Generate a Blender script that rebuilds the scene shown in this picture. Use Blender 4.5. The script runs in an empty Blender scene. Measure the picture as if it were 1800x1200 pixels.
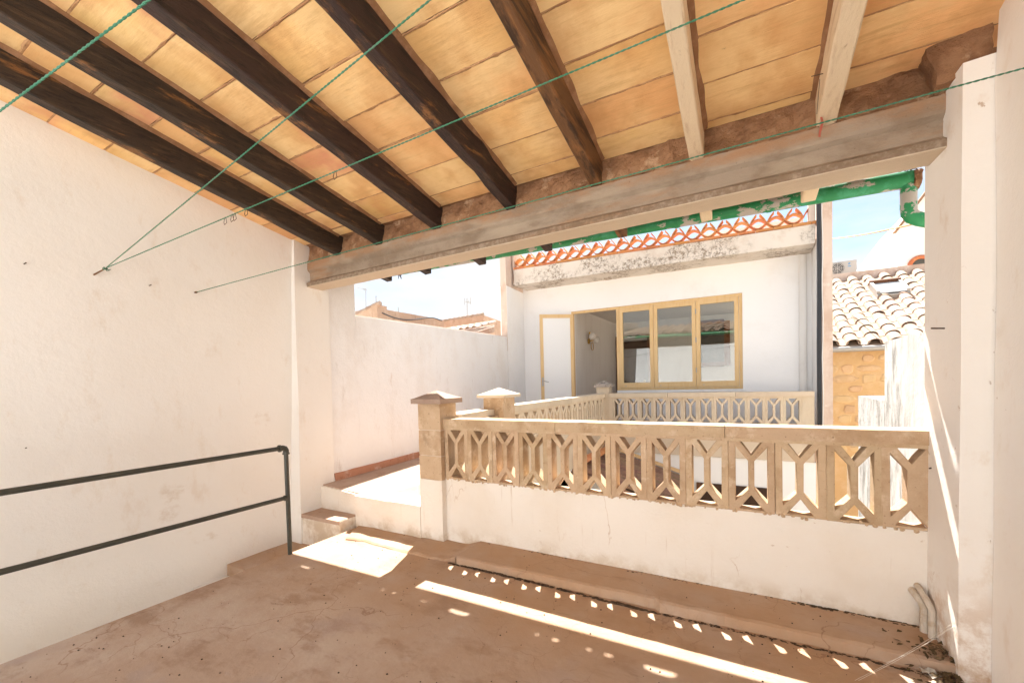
import bpy, bmesh, math, random
from mathutils import Vector, Matrix, noise as mnoise
random.seed(7)
sc = bpy.context.scene
COL = sc.collection

# ------------------------------------------------------------------ camera, sky, sun, exposure
F, PY, YAW, PITCH, ROLL, HC = 741.856, 694.58, -0.511786, -0.029966, -0.025695, 1.3508
def cam_axes():
    r = Vector((math.cos(YAW), -math.sin(YAW), 0)); f = Vector((math.sin(YAW), math.cos(YAW), 0)); u = Vector((0, 0, 1))
    f2 = f*math.cos(PITCH)+u*math.sin(PITCH); u2 = -f*math.sin(PITCH)+u*math.cos(PITCH)
    return r*math.cos(ROLL)+u2*math.sin(ROLL), -r*math.sin(ROLL)+u2*math.cos(ROLL), f2
CR, CU, CF = cam_axes()
CAM = Vector((0, 0, HC))
cd = bpy.data.cameras.new('camera'); cam = bpy.data.objects.new('camera', cd); COL.objects.link(cam)
cd.sensor_width = 36; cd.lens = F/1800*36; cd.shift_y = (PY-600)/1800; cd.clip_start = .02; cd.clip_end = 500
m = Matrix((CR, CU, -CF)).transposed().to_4x4(); m.translation = CAM; cam.matrix_world = m
sc.camera = cam
def at(x, y, ax, val):            # the point of the place seen at photo pixel (x, y) on the plane ax = val
    d = CF*F+CR*(x-900)-CU*(y-PY); i = 'XYZ'.index(ax)
    return CAM+d*((val-CAM[i])/d[i])

SUNV = Vector((-.37, 1, 1.71)).normalized()           # towards the sun
EL = math.asin(SUNV.z); AZ = math.atan2(SUNV.x, SUNV.y)
w = bpy.data.worlds.new('World'); sc.world = w; w.use_nodes = True
nt = w.node_tree; nt.nodes.clear()
out = nt.nodes.new('ShaderNodeOutputWorld'); bg = nt.nodes.new('ShaderNodeBackground')
sky = nt.nodes.new('ShaderNodeTexSky'); sky.sky_type = 'NISHITA'; sky.sun_disc = False
sky.sun_elevation = EL; sky.sun_rotation = AZ; sky.air_density = 1.0; sky.dust_density = .7
tc = nt.nodes.new('ShaderNodeTexCoord'); mp = nt.nodes.new('ShaderNodeMapping'); mp.inputs['Scale'].default_value = (1, 1, 3.2); mp.inputs['Location'].default_value = (.35, .2, .1)
nz = nt.nodes.new('ShaderNodeTexNoise'); nz.inputs['Scale'].default_value = 3.1; nz.inputs['Detail'].default_value = 8; nz.inputs['Roughness'].default_value = .55
rp = nt.nodes.new('ShaderNodeValToRGB'); rp.color_ramp.elements[0].position = .36; rp.color_ramp.elements[1].position = .58; rp.color_ramp.elements[0].color = (.14, .14, .14, 1)
mx = nt.nodes.new('ShaderNodeMixRGB'); mx.inputs['Color2'].default_value = (4.9, 4.95, 5.05, 1)
nt.links.new(tc.outputs['Generated'], mp.inputs['Vector']); nt.links.new(mp.outputs['Vector'], nz.inputs['Vector'])
nt.links.new(nz.outputs['Fac'], rp.inputs['Fac']); nt.links.new(rp.outputs['Color'], mx.inputs['Fac'])
nt.links.new(sky.outputs['Color'], mx.inputs['Color1']); nt.links.new(mx.outputs['Color'], bg.inputs['Color'])
bg.inputs['Strength'].default_value = .062
nt.links.new(bg.outputs['Background'], out.inputs['Surface'])
sl = bpy.data.lights.new('sun', 'SUN'); sl.energy = 5.0; sl.angle = math.radians(.53); sl.color = (1, .965, .91)
so = bpy.data.objects.new('sun', sl); COL.objects.link(so); so.rotation_euler = SUNV.to_track_quat('Z', 'Y').to_euler()
sc.view_settings.view_transform = 'Standard'; sc.view_settings.look = 'None'
sc.view_settings.gamma = 1; sc.view_settings.use_curve_mapping = False
sc.view_settings.exposure = 1.75
sc.cycles.max_bounces = 14; sc.cycles.diffuse_bounces = 9; sc.cycles.glossy_bounces = 4; sc.cycles.transparent_max_bounces = 12
sc.cycles.use_denoising = True
sc.cycles.sample_clamp_indirect = 6

# ------------------------------------------------------------------ materials
class NT:
    def __init__(s, name):
        s.m = bpy.data.materials.new(name); s.m.use_nodes = True; s.t = s.m.node_tree; s.b = s.t.nodes['Principled BSDF']
    def n(s, k, **kw):
        o = s.t.nodes.new(k)
        for a, v in kw.items():
            if a.startswith('i_'): o.inputs[a[2:].replace('_', ' ')].default_value = v
            else: setattr(o, a, v)
        return o
    def l(s, a, b): s.t.links.new(a, b)
MC = {}
def mat(name, base, layers=(), rough=.85, bump=(), rand=0, metal=0, spec=.3, randoff=False):
    """layers: (kind, scale, stretch, colour, lo, hi, strength); kind noise / fine / vor / crack; bump: (scale, stretch, strength, dist)"""
    if name in MC: return MC[name]
    q = NT(name); g = q.n('ShaderNodeNewGeometry'); pos = g.outputs['Position']
    oi = q.n('ShaderNodeObjectInfo')
    if randoff:
        ad = q.n('ShaderNodeVectorMath', operation='MULTIPLY_ADD'); cmb = q.n('ShaderNodeCombineXYZ')
        for k in 'XYZ': q.l(oi.outputs['Random'], cmb.inputs[k])
        q.l(cmb.outputs[0], ad.inputs[0]); ad.inputs[1].default_value = (37, 61, 83); q.l(pos, ad.inputs[2]); pos = ad.outputs[0]
    def tex(kind, scale, st):
        mpn = q.n('ShaderNodeMapping'); mpn.inputs['Scale'].default_value = st; q.l(pos, mpn.inputs['Vector']); v = mpn.outputs['Vector']
        if kind == 'vor':
            t = q.n('ShaderNodeTexVoronoi', i_Scale=scale); q.l(v, t.inputs['Vector']); return t.outputs['Distance']
        if kind == 'crack':
            dn = q.n('ShaderNodeTexNoise', i_Scale=scale*2.2, i_Detail=5); q.l(v, dn.inputs['Vector'])
            a2 = q.n('ShaderNodeVectorMath', operation='MULTIPLY_ADD'); q.l(dn.outputs['Color'], a2.inputs[0]); a2.inputs[1].default_value = (.55/scale,)*3; q.l(v, a2.inputs[2])
            t = q.n('ShaderNodeTexVoronoi', feature='DISTANCE_TO_EDGE', i_Scale=scale); q.l(a2.outputs[0], t.inputs['Vector'])
            return t.outputs['Distance']
        t = q.n('ShaderNodeTexNoise', i_Scale=scale, i_Detail=9 if kind == 'fine' else 5, i_Roughness=.68 if kind == 'fine' else .55)
        q.l(v, t.inputs['Vector']); return t.outputs['Fac']
    c = q.n('ShaderNodeRGB'); c.outputs[0].default_value = (*base, 1); cur = c.outputs[0]
    if rand:
        hs = q.n('ShaderNodeHueSaturation'); mr = q.n('ShaderNodeMapRange', i_To_Min=1-rand, i_To_Max=1+rand); q.l(oi.outputs['Random'], mr.inputs['Value'])
        q.l(mr.outputs[0], hs.inputs['Value']); m2 = q.n('ShaderNodeMath', operation='FRACT'); m3 = q.n('ShaderNodeMath', operation='MULTIPLY'); m3.inputs[1].default_value = 17.3; q.l(oi.outputs['Random'], m3.inputs[0]); q.l(m3.outputs[0], m2.inputs[0]); m4 = q.n('ShaderNodeMapRange', i_To_Min=.5-rand*.13, i_To_Max=.5+rand*.10); q.l(m2.outputs[0], m4.inputs['Value']); q.l(m4.outputs[0], hs.inputs['Hue']); q.l(cur, hs.inputs['Color']); cur = hs.outputs[0]
    for L in layers:
        kind, scale, st, colr, lo, hi, fac = L[:7]
        if isinstance(st, (int, float)): st = (st,)*3
        r = q.n('ShaderNodeMapRange', i_From_Min=lo, i_From_Max=hi, i_To_Min=0, i_To_Max=fac, interpolation_type='SMOOTHSTEP'); q.l(tex(kind, scale, st), r.inputs['Value'])
        fo = r.outputs[0]
        if len(L) > 7:                                   # masked by a second, larger noise or by a height band
            mk = L[7]; mm = q.n('ShaderNodeMath', operation='MULTIPLY'); q.l(fo, mm.inputs[0])
            if mk[0] == 'noise':
                r2 = q.n('ShaderNodeMapRange', i_From_Min=mk[2], i_From_Max=mk[3], interpolation_type='SMOOTHSTEP'); q.l(tex('noise', mk[1], (1, 1, 1)), r2.inputs['Value'])
            else:                                        # ('X'|'Y'|'Z', a, b): fades from 0 at a to 1 at b
                sx = q.n('ShaderNodeSeparateXYZ'); q.l(g.outputs['Position'], sx.inputs[0])
                r2 = q.n('ShaderNodeMapRange', i_From_Min=mk[1], i_From_Max=mk[2], interpolation_type='SMOOTHSTEP'); q.l(sx.outputs[mk[0]], r2.inputs['Value'])
            q.l(r2.outputs[0], mm.inputs[1]); fo = mm.outputs[0]
        x = q.n('ShaderNodeMixRGB'); q.l(fo, x.inputs['Fac']); q.l(cur, x.inputs['Color1']); x.inputs['Color2'].default_value = (*colr, 1); cur = x.outputs[0]
    q.l(cur, q.b.inputs['Base Color']); q.b.inputs['Roughness'].default_value = rough; q.b.inputs['Metallic'].default_value = metal
    q.b.inputs['Specular IOR Level'].default_value = spec
    prev = None
    for bsc, st, strg, dist in bump:
        if isinstance(st, (int, float)): st = (st,)*3
        bn = q.n('ShaderNodeBump', i_Strength=strg, i_Distance=dist); q.l(tex('fine', bsc, st), bn.inputs['Height'])
        if prev: q.l(prev, bn.inputs['Normal'])
        prev = bn.outputs[0]
    if prev: q.l(prev, q.b.inputs['Normal'])
    MC[name] = q.m; return q.m

PB = [(7, 1, .28, .02), (60, 1, .22, .006)]
M_IN = lambda: mat('interior_plaster', (.83, .805, .765), [
    ('noise', .9, 1, (.78, .74, .68), .42, .7, .6), ('fine', 14, (1, 1, .6), (.30, .19, .11), .665, .70, .75, ('X', .86, .884)), ('fine', 3.5, (1.6, 1.6, .8), (.72, .64, .55), .55, .72, .6), ('fine', 2.2, (1, 1, 1.4), (.52, .40, .28), .60, .74, .55, ('noise', .8, .48, .6))], bump=PB, rough=.9)
M_PIL = lambda: mat('pillar_plaster', (.82, .79, .745), [('noise', .9, 1, (.77, .72, .66), .42, .7, .6), ('fine', 5, (1, 1, .7), (.66, .55, .44), .56, .72, .6), ('fine', 12, (1, 1, .5), (.28, .17, .10), .625, .67, .8, ('X', .868, .886)), ('fine', 5, 1, (.47, .31, .19), .44, .62, .85, ('Z', .55, .08)), ('fine', 16, 1, (.40, .26, .16), .655, .70, .7)], bump=PB, rough=.9)
M_OUT = lambda: mat('terrace_plaster', (.85, .85, .85), [
    ('fine', 1.6, (1, 1, .7), (.77, .74, .71), .46, .66, .65), ('fine', 5, (1, 1, .35), (.55, .50, .46), .60, .74, .55), ('fine', 3.2, (1, 1, .5), (.60, .47, .37), .63, .72, .5, ('noise', .9, .45, .6))], bump=[(7, 1, .4, .03), (55, 1, .4, .008)])
M_FAC = lambda: mat('facade_plaster', (.90, .905, .91), [('fine', 1.3, 1, (.80, .78, .75), .5, .72, .5), ('fine', 30, 1, (.6, .55, .5), .72, .8, .5)], bump=[(12, 1, .3, .012), (80, 1, .3, .004)])
M_COR = lambda: mat('cornice_plaster', (.74, .68, .61), [('fine', 2.5, 1, (.60, .48, .38), .5, .7, .6),
    ('fine', 15, 1, (.24, .175, .115), .44, .64, .9, ('noise', 1.9, .44, .60)), ('fine', 48, 1, (.09, .065, .045), .52, .64, .8, ('noise', 1.9, .46, .60))], bump=[(14, 1, .5, .02), (90, 1, .4, .006)])
M_DW = lambda: mat('dirty_plaster', (.79, .74, .67), [('noise', 1.5, 1, (.71, .62, .51), .4, .7, .6), ('fine', 3, (6, 6, .25), (.45, .30, .17), .60, .70, .6, ('noise', 1.3, .42, .58)),
    ('fine', 14, (1, 1, 2), (.42, .28, .17), .66, .74, .7), ('fine', 4, 1, (.50, .37, .24), .4, .62, .75, ('Z', .2, .02)), ('crack', 2.3, (1, 1, .45), (.50, .36, .24), .006, .002, .55, ('noise', 2, .52, .6))], bump=[(8, 1, .4, .02), (60, 1, .4, .006)])
M_FLOOR = lambda: mat('floor_screed', (.43, .31, .23), [('fine', 1.1, 1, (.50, .40, .325), .45, .62, .85), ('fine', 2.6, (1, 1.6, 1), (.31, .20, .135), .5, .66, .85), ('noise', 2.1, 1, (.38, .30, .27), .55, .70, .6), ('fine', 9, 1, (.44, .34, .29), .6, .72, .5),
    ('noise', 1.2, 1, (.42, .25, .135), .3, .6, .8, ('Y', 1.2, 2.3)), ('crack', 1.25, 1, (.22, .105, .055), .005, .0015, .55, ('noise', 1.1, .47, .56)), ('crack', 3.1, 1, (.25, .13, .075), .009, .002, .5, ('noise', 1.7, .48, .58)),  # orange-brown towards the balustrade: the warm light there painted into the colour
    ('fine', 38, 1, (.12, .07, .045), .69, .73, .85), ('fine', 3.2, (1.5, 4, 1), (.22, .125, .075), .6, .72, .6)], rough=.72, bump=[(3.5, 1, .35, .02), (22, 1, .35, .008), (120, 1, .3, .003)], spec=.35)
M_TER = lambda: mat('terrace_screed', (.42, .29, .215), [('fine', 1.4, 1, (.52, .38, .3), .45, .65, .7), ('fine', 5, 1, (.3, .18, .12), .58, .7, .6)], bump=[(10, 1, .4, .01)])
M_STONE = lambda: mat('sandstone', (.53, .39, .25), [('fine', 3.2, 1, (.40, .265, .15), .46, .66, .8), ('fine', 9, 1, (.64, .505, .36), .52, .66, .75), ('fine', 60, 1, (.22, .135, .075), .60, .69, .85),
    ('fine', 5, 1, (.30, .20, .12), .58, .70, .6)], bump=[(30, 1, .5, .01), (160, 1, .6, .004)], randoff=True, rand=.055)
M_STONEP = lambda: mat('pale_sandstone', (.66, .56, .43), [('fine', 2.2, 1, (.56, .45, .33), .44, .66, .7), ('fine', 12, 1, (.40, .32, .24), .62, .72, .5)], bump=[(30, 1, .4, .008), (140, 1, .5, .004)], randoff=True, rand=.04)
M_CAPG = lambda: mat('weathered_cap', (.42, .36, .31), [('fine', 18, 1, (.12, .10, .09), .48, .60, .85), ('fine', 6, 1, (.6, .5, .4), .55, .7, .6)], bump=[(40, 1, .5, .008)])
M_CAPB = lambda: mat('brown_cap', (.36, .26, .20), [('fine', 6, 1, (.27, .18, .14), .45, .65, .7)], bump=[(60, 1, .4, .005)])
M_CEIL = lambda: mat('ceiling_clay', (.77, .48, .20), [('noise', 1.9, 1, (.84, .60, .30), .36, .64, .95), ('noise', 3.4, (1.4, 1, 1), (.60, .31, .12), .44, .74, .75), ('noise', 1.3, 1, (.64, .27, .16), .52, .68, .85, ('X', -1.6, -2.4)),
    ('fine', 2.2, (1, 7, 1), (.60, .36, .15), .5, .66, .5), ('fine', 4, (1, 2.5, 1), (.50, .27, .11), .54, .76, .6), ('fine', 20, 1, (.25, .13, .06), .69, .76, .6)], bump=[(4, (1, 8, 1), .35, .01), (50, 1, .3, .004)], randoff=True, rand=.13, rough=.8)
M_MORT = lambda: mat('rough_mortar', (.33, .18, .095), [('fine', 4, 1, (.20, .10, .05), .44, .60, .9), ('fine', 7, 1, (.52, .35, .22), .55, .66, .85), ('fine', 40, 1, (.14, .07, .035), .64, .72, .8)], bump=[(12, 1, .9, .03), (60, 1, .7, .01)])
M_JOINT = lambda: mat('joint_mortar', (.25, .125, .06), [('fine', 9, 1, (.36, .20, .11), .45, .65, .8)], bump=[(30, 1, .6, .01)])
M_SMEAR = lambda: mat('smeared_mortar', (.40, .215, .105), [('fine', 14, 1, (.55, .33, .16), .45, .62, .8), ('fine', 40, 1, (.2, .1, .05), .58, .7, .8)], bump=[(40, 1, .7, .006)])
M_CONC = lambda: mat('old_concrete', (.33, .26, .195), [('fine', 4.5, (.6, 1, 1), (.24, .175, .12), .44, .62, .85), ('fine', 2.0, (.35, 1, 2.5), (.36, .20, .105), .5, .66, .85), ('fine', 55, 1, (.13, .09, .06), .64, .70, .8),
    ('noise', 9, (.3, 1, 1), (.42, .34, .25), .5, .68, .6), ('fine', 6, (.5, 1, 1), (.35, .19, .10), .38, .60, .8, ('Z', 2.525, 2.57)), ('fine', 30, 1, (.20, .135, .085), .35, .6, .8, ('Z', 2.415, 2.40)), ('noise', 3, 1, (.60, .50, .38), .0, .3, .9, ('Z', 2.364, 2.360))], bump=[(18, (.6, 1, 1), .5, .012), (110, 1, .6, .004)])  # cream underside: light bounced off the coping, painted into the colour
M_WOODD = lambda: mat('dark_beam_wood', (.030, .018, .012), [('fine', 3.2, (10, .9, 10), (.085, .05, .028), .5, .66, .8), ('fine', 2.0, (3, 1.2, 7), (.26, .115, .035), .56, .67, .9), ('fine', 9, (6, 1, 6), (.012, .008, .006), .50, .62, .85),
    ('fine', 30, (1, .4, 1), (.22, .16, .10), .68, .74, .5)], rough=.62, bump=[(6, (12, .8, 12), .6, .012), (60, (4, .6, 4), .5, .004)], randoff=True, rand=.25, spec=.4)
M_WOODR = lambda: mat('brown_beam_wood', (.15, .072, .03), [('fine', 2.6, (10, .9, 10), (.27, .125, .045), .5, .64, .8), ('fine', 2.2, (5, .8, 7), (.035, .019, .012), .48, .62, .9)], rough=.65, bump=[(6, (12, .8, 12), .6, .012)], randoff=True)
M_WOODW = lambda: mat('limewashed_wood', (.70, .57, .40), [('fine', 3, (9, .8, 9), (.52, .38, .24), .5, .66, .7), ('fine', 10, (2, .7, 2), (.33, .21, .12), .62, .71, .75), ('fine', 24, 1, (.16, .09, .05), .70, .75, .8)], rough=.85, bump=[(6, (12, .8, 12), .6, .01)], randoff=True)
M_GREEN = lambda: mat('peeling_green_paint', (.02, .235, .085), [('fine', 7, 1, (.06, .36, .20), .5, .66, .7), ('fine', 6.5, (.6, 1, 1), (.42, .39, .35), .545, .565, 1), ('fine', 26, 1, (.36, .30, .24), .66, .68, .9)], rough=.45, bump=[(8, 1, .3, .004)], spec=.4)
M_TERRA = lambda: mat('terracotta', (.56, .225, .085), [('fine', 7, 1, (.66, .33, .16), .46, .66, .7), ('fine', 22, 1, (.32, .13, .06), .6, .72, .6)], bump=[(60, 1, .3, .004)], randoff=True, rand=.12)
M_TILE = lambda: mat('pale_roof_tile', (.42, .30, .22), [('fine', 5, 1, (.50, .40, .32), .42, .62, .8), ('fine', 12, 1, (.40, .21, .11), .54, .68, .7), ('fine', 35, 1, (.28, .2, .15), .66, .74, .5)], bump=[(40, 1, .4, .006)], randoff=True, rand=.14)
M_TILEB = lambda: mat('brown_roof_tile', (.27, .16, .105), [('fine', 9, 1, (.38, .22, .14), .45, .65, .7), ('fine', 20, 1, (.12, .08, .06), .55, .7, .7)], bump=[(40, 1, .4, .006)], randoff=True, rand=.2)
M_WIN = lambda: mat('varnished_pine', (.72, .51, .26), [('fine', 3, (9, 9, .8), (.66, .41, .16), .48, .68, .7), ('fine', 10, (3, 3, .8), (.5, .29, .11), .62, .74, .6)], rough=.5, bump=[(6, (14, 14, 1), .25, .003)], spec=.4)
M_BROWN = lambda: mat('brown_wood', (.17, .068, .028), [('fine', 3, (9, 9, .8), (.11, .042, .018), .45, .65, .8)], rough=.55)
M_DARKDOOR = lambda: mat('dark_door_wood', (.055, .026, .014), [('fine', 3, (9, 9, .8), (.035, .016, .010), .45, .65, .8)], rough=.5)
M_SCREEN = lambda: mat('dark_mesh', (.09, .095, .09), [('fine', 90, 1, (.13, .135, .13), .5, .6, .6)])
M_RAIL = lambda: mat('painted_pipe', (.045, .045, .034), [('fine', 14, 1, (.065, .062, .045), .5, .64, .8), ('fine', 60, 1, (.12, .085, .055), .66, .72, .8)], rough=.42, bump=[(30, 1, .3, .003)], spec=.5)
M_CORD = lambda: mat('green_cord', (.035, .15, .085), [('fine', 300, 1, (.07, .25, .16), .45, .6, .7), ('fine', 9, 1, (.12, .17, .12), .52, .7, .6)], rough=.5)
M_METAL = lambda: mat('rusty_wire', (.07, .045, .032), rough=.6, metal=.3)
M_BRASS = lambda: mat('brass', (.55, .36, .10), rough=.35, metal=.9)
M_ALU = lambda: mat('grey_metal', (.42, .42, .42), rough=.4, metal=.7)
M_PVC = lambda: mat('grey_pvc', (.56, .50, .42), [('fine', 9, 1, (.40, .28, .17), .52, .68, .7)], rough=.6)
M_PWHITE = lambda: mat('white_pvc', (.78, .77, .75), [('fine', 3, (1, 1, .4), (.66, .64, .62), .5, .7, .6)], rough=.6)
M_BLACK = lambda: mat('black_cable', (.075, .08, .09), rough=.5)
M_GREYP = lambda: mat('zinc', (.45, .43, .40), rough=.5, metal=.4)
M_PINK = lambda: mat('pink_render', (.68, .56, .48), [('fine', 2.2, (1, 1, .6), (.56, .40, .31), .46, .64, .8), ('fine', 7, 1, (.78, .70, .63), .55, .7, .7)], bump=[(20, 1, .4, .01)])
M_SKIRT = lambda: mat('red_skirting', (.50, .25, .16), [('fine', 5, 1, (.66, .50, .42), .52, .68, .8), ('fine', 12, 1, (.36, .15, .09), .5, .65, .6)], bump=[(30, 1, .4, .006)])
M_STAIN = lambda: mat('stained_white_wall', (.66, .645, .62), [('fine', 7, (1.6, 1.6, .6), (.20, .19, .17), .42, .68, .8, ('Y', 3.4, 4.2)), ('fine', 24, 1, (.28, .26, .23), .54, .66, .7, ('noise', 1.5, .45, .6))], bump=[(14, 1, .4, .012)])
M_OCH = lambda: mat('ochre_render', (.72, .47, .23), [('fine', 4, 1, (.78, .55, .31), .45, .65, .7), ('fine', 14, 1, (.42, .23, .10), .6, .72, .6)], bump=[(18, 1, .7, .02)])
M_OCHS = lambda: mat('ochre_stone', (.73, .50, .27), [('fine', 5, 1, (.80, .58, .36), .45, .65, .7), ('fine', 12, 1, (.40, .23, .12), .6, .72, .6)], bump=[(22, 1, .6, .02)], randoff=True, rand=.08)
M_BRICKW = lambda: mat('weathered_render', (.52, .36, .26), [('fine', 3, 1, (.62, .47, .36), .45, .65, .8), ('fine', 9, (1, 1, .4), (.33, .2, .14), .56, .7, .8)], bump=[(16, 1, .5, .015)])
M_DIRT = lambda: mat('dark_dirt', (.055, .034, .02), [('fine', 30, 1, (.14, .085, .05), .5, .62, .8)], bump=[(40, 1, .8, .01)])
M_LEAF = lambda: mat('dry_leaf', (.10, .062, .032), [('fine', 30, 1, (.18, .11, .06), .5, .62, .7)], rand=.4)
M_PAPER = lambda: mat('white_paper', (.75, .72, .66), rough=.8)
M_WEB = lambda: mat('cobweb_thread', (.75, .72, .66), rough=.7)
M_RIBBON = lambda: mat('pink_ribbon', (.55, .16, .11), rough=.7)
M_ROOM = lambda: mat('room_plaster', (.74, .72, .69), [('fine', 2, (2, 2, .4), (.66, .63, .59), .46, .66, .5)])
M_AC = lambda: mat('ac_casing', (.48, .465, .44), rough=.5)
M_DGREY = lambda: mat('dark_grille', (.08, .08, .085), rough=.5)
M_BLUE = lambda: mat('blue_badge', (.05, .30, .62), rough=.5)
def M_GLASS():
    if 'glass' in MC: return MC['glass']
    q = NT('window_glass'); t = q.n('ShaderNodeBsdfTransparent'); gl = q.n('ShaderNodeBsdfGlossy'); gl.inputs['Roughness'].default_value = .0
    fr = q.n('ShaderNodeFresnel', i_IOR=1.5); mu = q.n('ShaderNodeMath', operation='MULTIPLY_ADD'); mu.inputs[1].default_value = 1.6; mu.inputs[2].default_value = .03
    t.inputs['Color'].default_value = (.86, .89, .88, 1)
    mxs = q.n('ShaderNodeMixShader'); q.l(fr.outputs[0], mu.inputs[0]); q.l(mu.outputs[0], mxs.inputs[0]); q.l(t.outputs[0], mxs.inputs[1]); q.l(gl.outputs[0], mxs.inputs[2])
    q.l(mxs.outputs[0], q.t.nodes['Material Output'].inputs['Surface']); MC['glass'] = q.m; return q.m

# ------------------------------------------------------------------ mesh helpers
class MB:
    def __init__(s): s.bm = bmesh.new()
    def hexa(s, p):                                   # 8 points: bottom ring 0-3 (counter-clockwise from above), top ring 4-7
        v = [s.bm.verts.new(q) for q in p]
        for f in ((3, 2, 1, 0), (4, 5, 6, 7), (0, 1, 5, 4), (1, 2, 6, 5), (2, 3, 7, 6), (3, 0, 4, 7)): s.bm.faces.new([v[i] for i in f])
        return v
    def box(s, x0, x1, y0, y1, z0, z1):
        return s.hexa([(x0, y0, z0), (x1, y0, z0), (x1, y1, z0), (x0, y1, z0), (x0, y0, z1), (x1, y0, z1), (x1, y1, z1), (x0, y1, z1)])
    def prism(s, poly, d):                            # planar polygon of 3D points pushed along vector d
        d = Vector(d); a = [s.bm.verts.new(p) for p in poly]; b = [s.bm.verts.new(Vector(p)+d) for p in poly]; n = len(a)
        s.bm.faces.new(a[::-1]); s.bm.faces.new(b)
        for i in range(n): s.bm.faces.new((a[i], a[(i+1) % n], b[(i+1) % n], b[i]))
    def tube(s, path, r, n=10, cap=True, closed=False):
        path = [Vector(p) for p in path]; rings = []
        rr = r if isinstance(r, (list, tuple)) else [r]*len(path)
        up = None
        for i, p in enumerate(path):
            if closed: t = (path[(i+1) % len(path)]-path[i-1])
            else: t = (path[min(i+1, len(path)-1)]-path[max(i-1, 0)])
            t.normalize()
            if up is None: up = t.orthogonal().normalized()
            up = (up-t*up.dot(t)); up = up.normalized() if up.length > 1e-6 else t.orthogonal().normalized()
            sd = t.cross(up)
            rings.append([s.bm.verts.new(p+(up*math.cos(a)+sd*math.sin(a))*rr[i]) for a in [2*math.pi*k/n for k in range(n)]])
        for a, b in zip(rings, rings[1:]+([rings[0]] if closed else [])):
            for k in range(n): s.bm.faces.new((a[k], a[(k+1) % n], b[(k+1) % n], b[k]))
        if cap and not closed: s.bm.faces.new(rings[0][::-1]); s.bm.faces.new(rings[-1])
    def ball(s, c, r, u=12, v=8):
        bmesh.ops.create_uvsphere(s.bm, u_segments=u, v_segments=v, radius=r, matrix=Matrix.Translation(c))
    def strip(s, pts, d, th):                         # a curved sheet: polyline pts pushed along d with thickness th
        d = Vector(d); pts = [Vector(p) for p in pts]; L = []
        for i, p in enumerate(pts):
            t = (pts[min(i+1, len(pts)-1)]-pts[max(i-1, 0)]).normalized(); nn = t.cross(d).normalized()*th/2
            L.append([s.bm.verts.new(x) for x in (p+nn, p-nn, p-nn+d, p+nn+d)])
        for a, b in zip(L, L[1:]):
            for k in range(4): s.bm.faces.new((a[k], b[k], b[(k+1) % 4], a[(k+1) % 4]))
        s.bm.faces.new(L[0]); s.bm.faces.new(L[-1][::-1])
    def jitter(s, amp, scale=6, seed=0):
        for v in s.bm.verts: v.co += mnoise.noise_vector(v.co*scale+Vector((seed*7.1, seed*3.3, 0)))*amp
    def cut(s, n=3, long_only=None):
        es = [e for e in s.bm.edges if long_only is None or e.calc_length() > long_only]
        bmesh.ops.subdivide_edges(s.bm, edges=es, cuts=n, use_grid_fill=True)
    def bevel(s, w, seg=1):
        es = [e for e in s.bm.edges if len(e.link_faces) == 2 and e.calc_face_angle(0) > .5]
        bmesh.ops.bevel(s.bm, geom=es, offset=w, segments=seg, affect='EDGES', profile=.5)
    def mesh(s, name, m, smooth=False):
        bmesh.ops.recalc_face_normals(s.bm, faces=s.bm.faces)
        me = bpy.data.meshes.new(name); s.bm.to_mesh(me); s.bm.free(); me.materials.append(m)
        if smooth:
            for p in me.polygons: p.use_smooth = True
            me.set_sharp_from_angle(angle=math.radians(32))
        return me
    def build(s, name, m, parent=None, smooth=False, **kw):
        return link(name, s.mesh(name, m, smooth), parent, **kw)
def link(name, data, parent=None, label=None, cat=None, group=None, kind=None, loc=None, rotz=0):
    o = bpy.data.objects.new(name, data); COL.objects.link(o)
    if loc is not None: o.location = loc
    o.rotation_euler.z = rotz
    if parent is not None:
        o.parent = parent
        if loc is None: o.matrix_parent_inverse = mw(parent).inverted()
    if label: o['label'] = label
    if cat: o['category'] = cat
    if group: o['group'] = group
    if kind: o['kind'] = kind
    elif label and cat: o['kind'] = 'thing'
    return o
def mw(o):
    m = Matrix.Translation(o.location) @ o.rotation_euler.to_matrix().to_4x4()
    return mw(o.parent) @ o.matrix_parent_inverse @ m if o.parent else m
def thing(name, label, cat, loc=(0, 0, 0), rotz=0, group=None): return link(name, None, None, label, cat, group, None, loc, rotz)
def sub(name, label, parent, loc, rotz=0):
    o = link(name, None, None, None, None, None, None, loc, rotz); o.parent = parent; o.matrix_parent_inverse = mw(parent).inverted()
    if label: o['label'] = label
    return o
def box(name, m, parent, x0, x1, y0, y1, z0, z1, bev=0, jit=0, cuts=0, **kw):
    b = MB(); b.box(x0, x1, y0, y1, z0, z1)
    if bev: b.bevel(.003)
    if cuts: b.cut(cuts)
    if jit: b.jitter(jit)
    return b.build(name, m, parent, **kw)
def lerp(a, b, t): return a+(b-a)*t

# ================================================================== THE SETTING
# floor of the covered terrace
b = MB(); b.prism([(-3.30, -.25, -.2), (.95, -.25, -.2), (.95, 2.86, -.2), (-3.30, 2.86, -.2)], (0, 0, .2)); b.build('floor', M_FLOOR(), kind='structure')
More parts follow.
